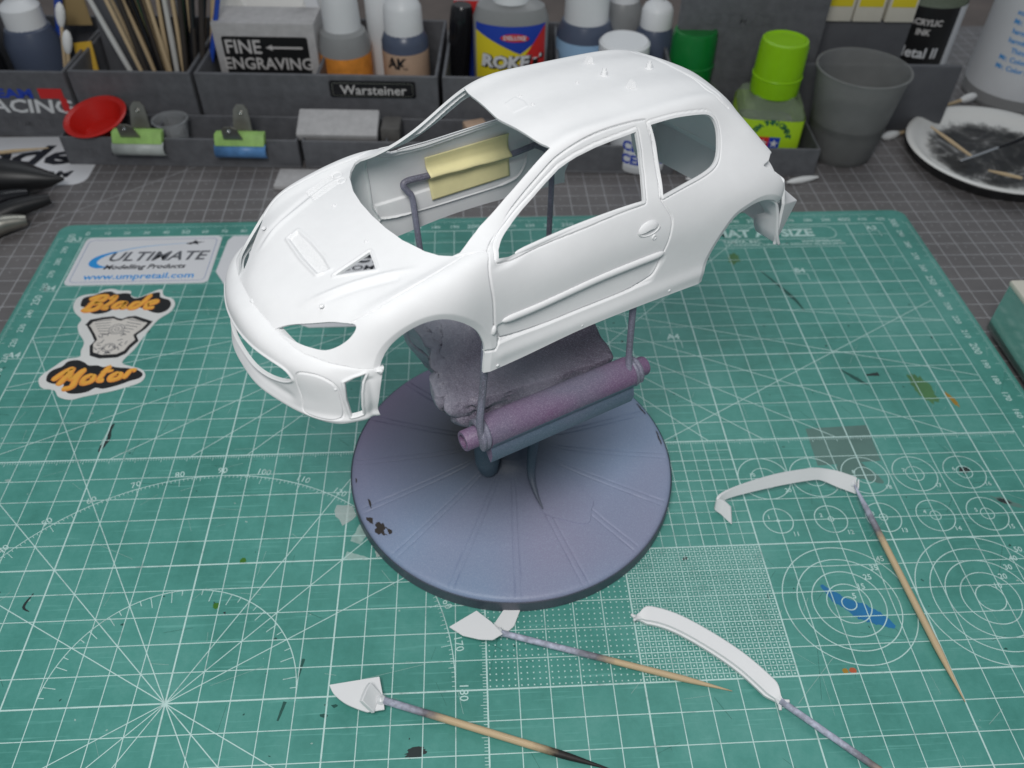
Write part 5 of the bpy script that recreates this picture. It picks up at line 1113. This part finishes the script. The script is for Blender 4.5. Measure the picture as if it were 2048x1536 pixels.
# black marker, red and blue carton
V, F = lathe([(.62, 0), (.7, .2), (.72, 5.2), (.66, 5.9), (.55, 6.1)], 24); o = mk('marker_pen', [(a, b_, c) for a, b_, c in V], F, 'black_gloss'); o.location = Vector((19.2, 44.6, 0))*S; o.rotation_euler = (0, R(5), 0); tag(o, 'thick black marker pen standing left of the grey oval bottle', 'marker')
t = thing('glue_carton', 'red, white and blue carton behind the black marker pen', 'box', (20.0, 46.2, 0), (0, 0, TA)); V, F = bevbox(-.8, 2.6, 0, 1.5, 0, 4.3, .05); mk('lower_panel', V, F, 'deep_blue_print', t); V, F = bevbox(-.8, 2.6, 0, 1.5, 4.3, 5.7, .05); mk('band', V, F, 'red_print', t); V, F = bevbox(-.8, 2.6, 0, 1.5, 5.7, 7.6, .05); mk('upper_panel', V, F, 'paper_white', t)
# grey bottle with white cap, round white-capped jar, smoky nozzle bottle
bottle('solvent_bottle', 'dark grey bottle with white cap and pale blue label behind car roof', (27.2, 44.2), 0, [(1.7, 0), (1.75, .3), (1.75, 4.6), (1.45, 5.3), (1.1, 5.5)], [(1.35, 5.3), (1.3, 7.4), (1.1, 7.7)], 'smoky_blue', 'white_plastic', [('label', [(1.77, 1.0), (1.77, 4.4)], 'pale_blue_print')])
bottle('round_jar', 'squat round jar with plain white lid just behind the car roof', (29.2, 41.6), 0, [(1.35, 0), (1.4, .2), (1.4, 3.6)], [(1.5, 3.55), (1.5, 5.0), (1.35, 5.15)], 'smoky_blue', 'white_cap')
bottle('nozzle_bottle', 'smoky bottle with white pointed nozzle cap behind the car roof', (31.6, 44.6), 0, [(1.2, 0), (1.25, .3), (1.25, 4.2), (.9, 4.9)], [(.98, 4.7), (.95, 5.7), (.8, 6.0), (.38, 6.3), (.28, 7.2), (.2, 7.3)], 'smoky_blue', 'white_cap')
bottle('nozzle_bottle', 'white capped bottle at the top edge left of the nozzle bottle', (29.9, 47.0), 0, [(1.2, 0), (1.25, .3), (1.25, 4.9), (.9, 5.6)], [(.98, 5.4), (.95, 6.6), (.4, 7.2), (.3, 8)], 'grey_bottle', 'white_cap')
bottle('green_tube', 'leaning slim dark green translucent tube at top edge', (34.0, 44.3), 0, [(.55, 0), (.6, .2), (.6, 8.2), (.4, 8.6)], None, 'green_cap', None, tilt=(0, R(12)))
# square cement bottles with translucent caps
def cement(xy, rz, mc, lab, lt, name_l, z0=.0):
    t = thing('square_cement_bottle', name_l, 'bottle', (xy[0], xy[1], z0), (0, 0, rz), 'square cement bottles')
    mk('body', *lathe([(1.75, 0), (1.86, .12), (1.88, 2.7), (1.85, 3.25), (1.65, 3.65), (1.2, 3.9), (1.05, 4.1)], 48, square=7), 'clear_glass', t, angle=25)
    V, F = lathe([(1.34, 4.0), (1.36, 4.1), (1.36, 4.95), (1.40, 5.0), (1.34, 5.08), (1.31, 6.7), (1.25, 6.95), (1.1, 7.0), (1.0, 6.92)], 96); V = [(x*(1+.012*(k % 2)*(4.8 < z < 6.8)), y*(1+.012*(k % 2)*(4.8 < z < 6.8)), z) for k, (x, y, z) in enumerate(V)]; mk('cap', V, F, mc, t, angle=30)
    mk('liquid', *lathe([(1.6, .15), (1.7, .2), (1.7, 1.9), (1.65, 1.95)], 48, square=7), 'clear_plastic', t, angle=25)
    q = MB()
    mk('label', *lathe([(1.90, .25), (1.90, 3.1)], 48, False, False, square=7), lab, t, angle=25)
    for k, c_ in enumerate('EXTRA THIN CEMENT'):
        if c_ == ' ': continue
        a = R(168-k*9.7); V, F = place(textm(c_, .42, .016, 0), (1.02*math.cos(a), .30+1.02*math.sin(a), 0), a-math.pi/2); mk('lettering', [(x, -1.915, y+1.65) for x, y, z in V], F, lt, t, smooth=False)
    q = MB(); q.box(-.62, 0, -1.93, -1.915, 1.35, 2.1, 0); q.box(0, .62, -1.93, -1.915, 1.35, 2.1, 1); q.build('two_star_emblem', ['red_print', 'deep_blue_print'], t, smooth=False)
    for sx_, in ((-.31,), (.31,)):
        P = [(sx_+(.26 if k % 2 == 0 else .11)*math.sin(k*math.pi/5), 1.72+(.26 if k % 2 == 0 else .11)*math.cos(k*math.pi/5)) for k in range(10)]; mk('star', [(x, -1.94, z) for x, z in P], [tuple(range(10))], 'paper_white', t, smooth=False)
    return t
cement((37.45, 38.15), R(-9), 'lime_cap', 'lime_print', 'dark_green_print', 'square clear cement bottle with lime green cap and label', -.4)
cement((33.5, 42.2), R(4), 'green_cap', 'paper_white', 'deep_blue_print', 'square cement bottle with dark green cap behind the rear roof', -1.5)
for xy, c_ in (((25.6, 37.6), 'deep_blue_print'),):
    t = bottle('cement_jar', 'small jar with blue lettered label seen through the door window', (30.0, 37.2), -.15, [(1.7, 0), (1.8, .2), (1.8, 2.6), (1.5, 3.0)], [(1.5, 2.95), (1.5, 3.7), (1.4, 3.8)], 'white_plastic', 'white_cap', [('label', [(1.82, .4), (1.82, 2.3)], 'paper_white')]); V, F = on_curve(textm('CEMENT', .8, .03), 1.84, 1.7, FR); mk('lettering', V, F, 'deep_blue_print', t, smooth=False); V, F = on_curve(textm('CEMENT', .8, .03), 1.84, .9, FR); mk('lettering', V, F, 'deep_blue_print', t, smooth=False)
# measuring cup with murky water
t = thing('mixing_cup', 'smoky translucent plastic cup with dirty water right of lime bottle', 'cup', (42.25, 37.9, ZG))
mk('wall', *lathe([(1.75, 0), (1.9, .15), (2.55, 5.2), (2.65, 5.25), (2.65, 5.35), (2.52, 5.35), (1.84, .3), (1.7, .25)], 56, True, True), 'smoky_cup', t, angle=50)
mk('water', *lathe([(1.80, .3), (2.12, 2.3), (2.10, 2.32)], 48), 'murky_water', t)
# tall bottle with black and white label, and the blue lettered one at the right edge
t = bottle('ink_bottle', 'clear bottle with black and white label behind the smoky cup', (49.2, 46.2), ZG, [(2.1, 0), (2.25, .2), (2.25, .9), (2.25, 6.6), (1.9, 7.6), (1.0, 8.2)], [(1.1, 8.2), (1.1, 9.6)], 'clear_glass', 'white_cap', [('label', [(2.28, 1.0), (2.28, 6.2)], 'black')])
mk('label_edge', [(2.29*math.cos(a), 2.29*math.sin(a), z) for a in np.linspace(R(-62), R(-28), 9) for z in (1.0, 6.2)], [(2*k, 2*k+2, 2*k+3, 2*k+1) for k in range(8)], 'paper_white', t)
for s_, z, tx, m_ in ((.9, 3.4, 'Metal II', 'paper_white'), (.5, 5.3, 'ACRYLIC', 'grey_text'), (.5, 4.7, 'INK', 'grey_text')): V, F = on_curve(textm(tx, s_, .02), 2.31, z, R(-112)); mk('lettering', V, F, m_, t, smooth=False)
mk('contents', *lathe([(2.0, .2), (2.05, 1.0), (2.05, 5.6)], 32), 'dark_screen', t)
t = bottle('thinner_bottle', 'big white bottle with small blue lettering cut by right picture edge', (56.6, 45.2), ZG, [(3.0, 0), (3.15, .25), (3.15, 8.6), (2.4, 10)], None, 'frosted_plastic', None, [('label', [(3.18, .9), (3.18, 9)], 'paper_white')])
r2 = random.Random(4)
for k in range(8):
    V, F = on_curve(textm(r2.choice(('Mr. Color Leveling', 'Thinner 400', 'solvent for lacquer', 'harmful if inhaled', 'keep away from fire')), .42, .01), 3.2, 6.6-.55*k, R(-125)); mk('lettering', V, F, 'blue_print', t, smooth=False)
mk('label_patch', [(3.2*math.cos(a), 3.2*math.sin(a), z) for a in np.linspace(R(-104), R(-60), 9) for z in (1.3, 2.9)], [(2*k, 2*k+2, 2*k+3, 2*k+1) for k in range(8)], 'deep_blue_print', t)
V, F = on_curve(textm('Mr.', 1.2, .05), 3.23, 2.1, R(-92)); mk('lettering', V, F, 'yellow_print', t, smooth=False)
# yellow and white cartons at the top edge, amber bottle, dark box under them
t = thing('sanding_cartons', 'stack of white and yellow boxes at the top edge right of centre', 'box', (43.2, 44.6, -.8), (0, 0, -.06))
for k, x in enumerate((-1.5, .35, 2.3)):
    V, F = bevbox(x, x+1.75, -.8, 1.0, 6.0, 9.0, .06); mk('carton', V, F, 'cream_plastic', t); V, F = bevbox(x+.15, x+1.6, -.83, -.7, 6.9, 8.9, .02); mk('yellow_panel', V, F, 'yellow_print', t)
V, F = bevbox(-2.2, 4.2, -.5, 2.4, ZG, 5.95, .1); mk('lower_box', V, F, 'grey_plastic_light', t)
bottle('amber_bottle', 'amber brown bottle between tall panel and white boxes', (39.7, 46.6), ZG, [(1.2, 0), (1.25, .2), (1.25, 8), (.9, 9)], None, 'amber', None)

# ------------------------------------------------------------------ loose things in and on the trays
t = thing('red_cup', 'round red rubber cup tilted in the front tray', 'cup', (-1.45, 39.45, .85), (R(12), R(-6), 0))
mk('wall', *lathe([(.9, 0), (1.0, .05), (1.5, 1.05), (1.78, 1.12), (1.82, 1.2), (1.72, 1.25), (1.5, 1.15), (1.05, .15), (.0, .13)], 48, True, False), 'red_rubber', t, angle=40)
t = thing('clear_cup', 'small clear plastic cup behind the green taped clip', 'cup', (2.6, 39.2, ZG+.15)); mk('wall', *lathe([(.7, 0), (.95, 1.9), (1.05, 1.95), (.9, 1.95), (.66, .1)], 32, True, True), 'clear_plastic', t)
def clip(loc, lb, m0, m1, rz):
    t = thing('bulldog_clip', lb, 'clip', loc, (0, 0, rz), 'spring clips on the tray edge')
    V = []; F = []; n = 10                       # jaws: rolled sheet, bright taped top edge over silver lower roll
    for k in range(n+1):
        a = R(-70+k*150/n); V += [(-1.45, -.35-.42*math.cos(a), .05+.42*math.sin(a)), (1.45, -.35-.42*math.cos(a), .05+.42*math.sin(a))]
    for k in range(n): F.append((2*k, 2*k+1, 2*k+3, 2*k+2))
    o = mk('jaw', V, F, m1, t); md = o.modifiers.new('th', 'SOLIDIFY'); md.thickness = .06*S
    V, F = bevbox(-1.40, 1.40, -.62, -.1, .42, .98, .06); V = [(x, y+(z-.42)*.55, z) for x, y, z in V]; mk('taped_lip', V, F, m0, t)
    for s_, dx in ((-1, -.3), (1, .1)):           # two lever handles, tapering, with a hole
        P = [(-.55, 0), (.55, 0), (.46, .9), (.40, 1.35), (.20, 1.62), (-.20, 1.62), (-.40, 1.35), (-.46, .9)]; V, F = prism(P, -.05, .05)
        V = [(x+dx, (-.42 if s_ < 0 else .25)+(y*.28*(-1 if s_ < 0 else 1))+z, .75+y*(.62 if s_ < 0 else .95)) for x, y, z in V]; mk('lever', V, F, 'clip_metal', t, smooth=False)
        V, F = lathe([(.10, -.03), (.11, .05), (.05, .06), (.0, .02)], 14, False, False); V = [(x+dx, (-.42 if s_ < 0 else .25)+(1.2*.28*(-1 if s_ < 0 else 1))-z-.06, .75+1.2*(.62 if s_ < 0 else .95)+y) for x, y, z in V]; mk('rivet', V, F, 'steel', t)
clip((1.25, 37.6, 1.0), 'spring clip with green taped lip and silver jaw', 'clip_green', 'clip_silver', TA); clip((7.0, 37.25, .95), 'spring clip with green lip and blue jaw', 'clip_green', 'clip_blue', TA)
def pad(name, lb, x0, x1, y0, y1, z0, h, rz, m, bev=.12, tilt=0):
    V, F = bevbox(-(x1-x0)/2, (x1-x0)/2, -(y1-y0)/2, (y1-y0)/2, 0, h, bev); o = mk(name, V, F, m); o.location = Vector(((x0+x1)/2, (y0+y1)/2, z0))*S; o.rotation_euler = (tilt, 0, rz); tag(o, lb, 'sanding pad'); return o
pad('sanding_block', 'grey sanding block lying across the middle tray', 10.1, 14.75, 37.4, 39.3, 1.5, .55, TA, 'sanding_foam', tilt=R(22)); pad('sanding_pad', 'flat pale sanding pad on grey mat behind far car wing', 8.9, 13.6, 34.6, 36.5, ZG, .3, TA, 'sanding_foam'); pad('sanding_block', 'dark brown sanding block beside the grey one in the tray', 14.9, 16.0, 37.4, 39.0, 1.0, .9, TA, 'sanding_dark'); pad('sanding_block', 'pale pink rubbing block seen under the far window pillar', 19.7, 21.0, 37.6, 38.9, .6, 1.1, .3, 'tan_print'); pad('eraser', 'small yellow block seen under the windscreen pillar', 21.2, 22.0, 37.0, 37.6, .9, .5, .2, 'ochre')
# engraving tool box
t = thing('tool_box', 'grey box with black FINE ENGRAVING label in the organizer', 'box', (7.95, 43.3, .6), (0, 0, TA)); V, F = bevbox(-3.05, 3.05, 0, 2.6, 0, 5.0, .15); mk('case', V, F, 'sanding_foam', t)
V, F = prism(rrect(-2.55, 2.55, .4, 4.2, .15), 0, .03); mk('label', [(a, -c-.005, b_) for a, b_, c in V], F, 'black', t, smooth=False)
for tx, z, x in (('FINE', 3.55, -1.35), ('ENGRAVING', 2.55, .0)): V, F = textm(tx, 1.15 if tx == 'FINE' else 1.0, .02, sx=.95); mk('lettering', *place((V, F), (x, -.045, z), 0, math.pi/2), 'grey_text', t, smooth=False)
q = MB(); q.box(.25, 2.2, -.05, -.035, 3.5, 3.62); q.add([(.0, -.045, 3.56), (.4, -.045, 3.74), (.4, -.045, 3.38)], [(0, 1, 2)]); q.build('arrow', 'grey_text', t, smooth=False)
# white palette dish leaning behind the box
t = thing('palette_dish', 'round white dish with red flecks leaning behind the engraving box', 'dish', (8.0, 48.0, 5.9), (R(58), 0, 0)); mk('dish', *lathe([(.0, .0), (2.0, .0), (2.15, .12), (2.35, .06), (3.4, .12), (3.7, .3), (3.75, .22), (3.5, .0), (.0, -.12)], 56, False, False), 'ceramic', t); q = MB()
for k in range(30): q.add(*blob(r2, -2.6+r2.uniform(-.5, .5), 1.2+r2.uniform(-1.2, 1.4), .09, .12, .20, r2.uniform(0, 3), 7, .4))
q.build('red_flecks', 'red_print', t, smooth=False)['kind'] = 'stuff'
V, F = bevbox(0, .8, 0, .4, 0, 7.5, .1); o = mk('spatula', V, F, 'paper_white'); o.location = Vector((11.0, 45.6, .3))*S; o.rotation_euler = (0, R(-8), 0); tag(o, 'white plastic strip with black marks right of the leaning dish', 'strip')
# brushes and sticks fanned out of the box: each its own thing
BR = [(0.2, -.8, 'wood_plain', 'bare wooden stick leaning furthest left in the brush box'), (1.5, -.25, 'wood_plain', 'bare wooden stick standing nearly upright among the brushes'), (2.4, .45, 'wood_plain', 'bare wooden stick leaning right in front of the black brushes'), (2.9, .9, 'wood_plain', 'bare wooden stick leaning furthest right in the brush box'), (-.9, -1.1, 'brush_handle_white', 'thin white brush handle at left of the brush bundle'), (.6, -.5, 'black_gloss', 'black brush handle left of the upright stick'), (1.1, .2, 'brush_handle_white', 'white brush handle in the middle of the bundle'), (1.9, .1, 'black_gloss', 'black brush handle right of the white handle'), (2.2, .8, 'black_gloss', 'black brush handle leaning right behind the sticks'), (3.1, 1.2, 'brush_handle_blue', 'blue tipped brush handle at right of the bundle'), (.0, -.2, 'brush_handle_green', 'green brush handle at left of the bundle'), (2.7, .3, 'black_gloss', 'black brush handle behind the rightmost stick'), (3.3, .7, 'bristle', 'dark brush at the right edge of the bundle'), (1.6, .6, 'brush_handle_green', 'green banded brush handle in the middle of the bundle'), (.3, -.7, 'black_gloss', 'black brush handle crossing the leftmost wooden stick'), (1.3, -.1, 'bristle', 'dark brown brush handle behind the upright wooden stick'), (2.0, .5, 'bristle', 'dark brown brush handle right of the bundle centre'), (2.5, 1.0, 'black_gloss', 'black brush handle leaning far right at the back'), (3.0, .2, 'black_gloss', 'upright black brush handle near the engraving box'), (.9, -.35, 'black_gloss', 'black brush handle left of the white middle handle'), (-.4, -.45, 'bristle', 'dark brush handle near the thin white one'), (1.75, .3, 'wood_plain', 'pale wooden stick right of the bundle centre'), (2.3, .2, 'steel', 'thin metal rod in the brush bundle'), (.45, -.1, 'wood_plain', 'pale wooden stick left of the bundle centre'), (2.85, .55, 'bristle', 'dark brown brush handle behind the right sticks')]
for k, (dx, lean, m_, lb) in enumerate(BR):
    bx_, by_ = 1.3+dx*.62, 42.6+.5*(k % 4); t = thing('stick' if m_ == 'wood_plain' else 'paint_brush', lb, 'stick' if m_ == 'wood_plain' else 'brush', (bx_, by_, 0))
    if m_ == 'wood_plain': V, F, UV = tube([(0, 0, 0), (lean*1.3, .3, 3), (lean*2.9, .8, 9.0)], .12, 8); mk('shaft', V, F, m_, t, uv=UV)
    else:
        P = smoothpath([(0, 0, 0), (lean*1.1, .5, 3.5), (lean*2.7, 1.2, 9.5)], 6); V, F, _ = tube(P, np.interp(np.linspace(0, 1, len(P)), [0, .3, .55, 1], [.10, .13, .17, .11]), 10); mk('handle', V, F, m_, t)
        i = len(P)//3; V, F, _ = tube(P[max(0, i-3):i+1], .15, 10); mk('ferrule', V, F, 'steel', t)
r3 = random.Random(21)
for k in range(16):                         # the rest of the bundle: alike thin handles
    lean = r3.uniform(-1.0, 1.15); t = thing('paint_brush', 'thin brush handle packed inside the brush bundle', 'brush', (1.5+lean*.75+r3.uniform(-.3, .3), 43.0+r3.uniform(0, 3.0), 0), group='thin handles in the brush bundle')
    P = smoothpath([(0, 0, 0), (lean*1.0+r3.uniform(-.2, .2), .5, 3.5), (lean*2.6, 1.2, 9.5)], 5); V, F, _ = tube(P, np.interp(np.linspace(0, 1, len(P)), [0, .3, .55, 1], [.07, .10, .14, .07]), 8); mk('handle', V, F, r3.choice(('black_gloss', 'bristle', 'wood_plain', 'wood_plain', 'brush_handle_white', 'clip_metal')), t, uv=np.zeros((len(V), 2))); i = len(P)//3; V, F, _ = tube(P[i-2:i+1], .12, 8); mk('ferrule', V, F, r3.choice(('steel', 'clip_metal')), t)
# cotton buds standing, blue pen, dark case, card and yellow knife at the left
def bud(A, B, lb, pointed=False, r_=.11):
    A, B = np.array(A, float), np.array(B, float); t = thing('cotton_bud', lb, 'cotton bud', tuple(A)); d = B-A; L = np.linalg.norm(d); u = d/L
    V, F, UV = tube([(0, 0, 0), tuple(d*.5), tuple(d)], r_, 8); mk('stick', V, F, 'wood_plain', t, uv=UV)
    for c_, s_ in ((d, 1), (np.zeros(3), -1)):
        P = [c_+u*s_*x for x in (-1.1, -.95, -.6, -.2, .1, .25)]; V, F, _ = tube(P, [.12, .2, .27, .27, .18, .03], 12); mk('cotton_tip', V, F, 'cotton', t)
    return t
bud((-4.9, 43.2, .2), (-3.7, 44.4, 6.2), 'cotton bud standing upright behind the other one at left'); bud((-4.6, 42.7, .2), (-3.4, 43.4, 5.0), 'shorter cotton bud standing upright in the left box')
V, F, _ = tube([(-5.6, 46, 2), (-4.6, 46.6, 6), (-5.8, 47.4, 10)], .25, 8); tag(mk('blue_pen', V, F, 'brush_handle_blue'), 'blue pen leaning behind the left dropper bottle', 'pen')
V, F = bevbox(-1.3, 1.3, 0, 1.5, 0, 8.5, .15); o = mk('pen_case', V, F, 'grey_plastic_light'); o.location = Vector((-1.2, 45.2, 0))*S; o.rotation_euler = (R(-8), 0, .05); tag(o, 'dark grey upright case between cotton buds and brushes', 'case')
V, F = bevbox(-.55, .55, 0, .12, 0, 4.6, .02); o = mk('yellow_card', V, F, 'ochre'); o.location = Vector((-2.7, 42.4, 0))*S; o.rotation_euler = (R(-25), R(-6), 0); tag(o, 'small yellow card standing in the left organizer', 'card')
V, F = bevbox(-.9, .9, 0, .1, 4, 9.0, .02); o = mk('brown_card', V, F, 'card_brown'); o.location = Vector((-4.3, 47.2, 0))*S; tag(o, 'brown cardboard piece at the top edge behind cotton buds', 'card')
# pointed swabs lying on the grey mat by the tray
for (x, y), rz, lb in (((33.6, 35.0), .05, 'pointed white foam swab seen under the quarter window'), ((39.3, 34.7), .25, 'pointed white foam swab behind the rear bumper')):
    P = [(-1.3, 0, 0), (-.9, 0, 0), (-.3, 0, 0), (.3, 0, 0), (.8, 0, 0)]; V, F, _ = tube(P, [.02, .16, .2, .15, .05], 12); o = mk('foam_swab', V, F, 'cotton'); o.location = Vector((x, y, ZG+.2))*S; o.rotation_euler = (0, 0, rz); tag(o, lb, 'swab')
bud((45.7, 39.4, ZG+.2), (51.0, 41.4, ZG+.2), 'cotton bud lying nearest the smoky cup'); bud((49.0, 42.2, ZG+.2), (53.2, 43.8, ZG+.6), 'cotton bud with grey tip pointing up to the thinner bottle'); bud((49.2, 42.4, ZG+.55), (56.0, 39.6, ZG+.3), 'cotton bud lying across behind the paint dish')
# paint dish with puddle, toothpick and fine brush
DX, DY = 51.3, 36.7
t = thing('paint_dish', 'white ceramic dish with black and white paint at right edge', 'dish', (DX, DY, ZG)); mk('dish', *lathe([(4.1, 0), (4.5, .05), (5.0, .62), (5.18, .88), (5.05, .98), (4.8, .92), (4.1, .42), (3.6, .34), (.0, .28)], 72, True, False), 'ceramic', t, angle=60)
mk('outer_glaze', *lathe([(4.3, .02), (4.54, .04), (5.04, .60), (5.22, .84), (5.19, .90)], 72, False, False), 'dark_paint', t)
P = [(4.62*math.cos(2*math.pi*k/72), 4.62*math.sin(2*math.pi*k/72), 0) for k in range(72)]; n = len(P); V = []; F = []
for q in (1, .97, .93, .8, .55, .3, 0):
    for x, y, z in P: r_ = math.hypot(x, y)*q; V.append((x*q, y*q, np.interp(r_, [0, 3.6, 4.1, 4.8], [.28, .34, .42, .92])+.012))
for i in range(6):
    for k in range(n): F.append((i*n+k, i*n+(k+1) % n, (i+1)*n+(k+1) % n, (i+1)*n+k))
mk('paint_puddle', V, F, 'paint_puddle', t)
for A, B, lb in (((47.9, 38.6, .95), (49.6, 36.2, .3), 'toothpick standing in the paint dish'), ((49.9, 34.6, .3), (50.9, 33.0, .75), 'toothpick end lying at the near rim of the paint dish')):
    V, F, UV = tube([A, tuple((np.array(A)+B)/2), B], [.05, .11, .08], 8); tag(mk('toothpick', V, F, 'wood_plain', uv=UV), lb, 'toothpick')
t = thing('fine_brush', 'fine paint brush resting in the paint dish', 'brush', (48.6, 35.6, .35)); V, F, _ = tube([(0, 0, 0), (1.6, .55, .18), (2.6, .9, .32)], .08, 8); mk('ferrule', V, F, 'steel', t); V, F, _ = tube([(2.6, .9, .32), (4, 1.3, .6), (9, 2.9, 1.6)], [.08, .13, .12], 10); mk('handle', V, F, 'black_gloss', t)
# tin at the right edge
t = thing('tin_box', 'cream-lidded box with shiny side reflecting the green mat at right edge', 'box', (43.75, 0, .02)); V, F = bevbox(0, 9, 12.5, 21.4, 0, 2.5, .06); mk('side', V, F, 'tin_side', t); V, F = bevbox(-.03, 9.1, 12.45, 21.45, 2.5, 2.75, .08); mk('lid', V, F, 'cream_plastic', t)
# black tools at the left edge
t = thing('airbrush', 'black tapered airbrush handle pointing right at the left edge', 'airbrush', (-5.4, 34.8, .5), (0, 0, .06)); V, F, _ = tube([(2.9, 0, 0), (2.2, 0, .02), (1.0, 0, .15), (-1, 0, .3), (-3, 0, .35), (-7, 0, .4)], [.08, .42, .85, 1.2, 1.3, 1.2], 24); mk('handle', V, F, 'black', t); V, F, _ = tube([(-3.3, 0, .35), (-3.6, 0, .36)], 1.1, 24); mk('ring', V, F, 'steel', t)
V, F, _ = tube([(-7.9, 36.5, .5), (-5.4, 36.2, .6), (-3.9, 35.9, .3)], [.2, .14, .04], 10); tag(mk('scriber', V, F, 'bristle'), 'thin dark scriber lying behind the black airbrush handle', 'tool')
V, F, UV = tube([(-9.2, 38.4, .05), (-6.8, 38.9, .05), (-4.9, 39.2, .05)], [.11, .11, .03], 8); tag(mk('toothpick', V, F, 'wood_plain', uv=UV), 'toothpick lying on the white sticker at far left', 'toothpick')
for k, (A, B, m_, lb) in enumerate((((-5.6, 30.9, .3), (-2.6, 33.0, .5), 'black', 'black pliers handle nearest the green mat corner'), ((-6.2, 32.0, .4), (-3.9, 33.5, .5), 'black_gloss', 'black pliers handle behind the other handle'), ((-5.4, 30.0, .3), (-3.3, 31.3, .3), 'clip_metal', 'scratched metal pliers jaw at left edge'), ((-5.6, 30.6, .3), (-4.3, 31.7, .3), 'clip_metal', 'dull steel tool tip at left edge'))):
    V, F, _ = tube(smoothpath([A, tuple((np.array(A)+B)/2+np.array([0, .15, .1])), B], 5), np.interp(np.linspace(0, 1, 11), [0, .5, 1], [.55, .5, .28]), 12); tag(mk('plier_handle' if k < 2 else 'tool_tip', V, F, m_), lb, 'tool')
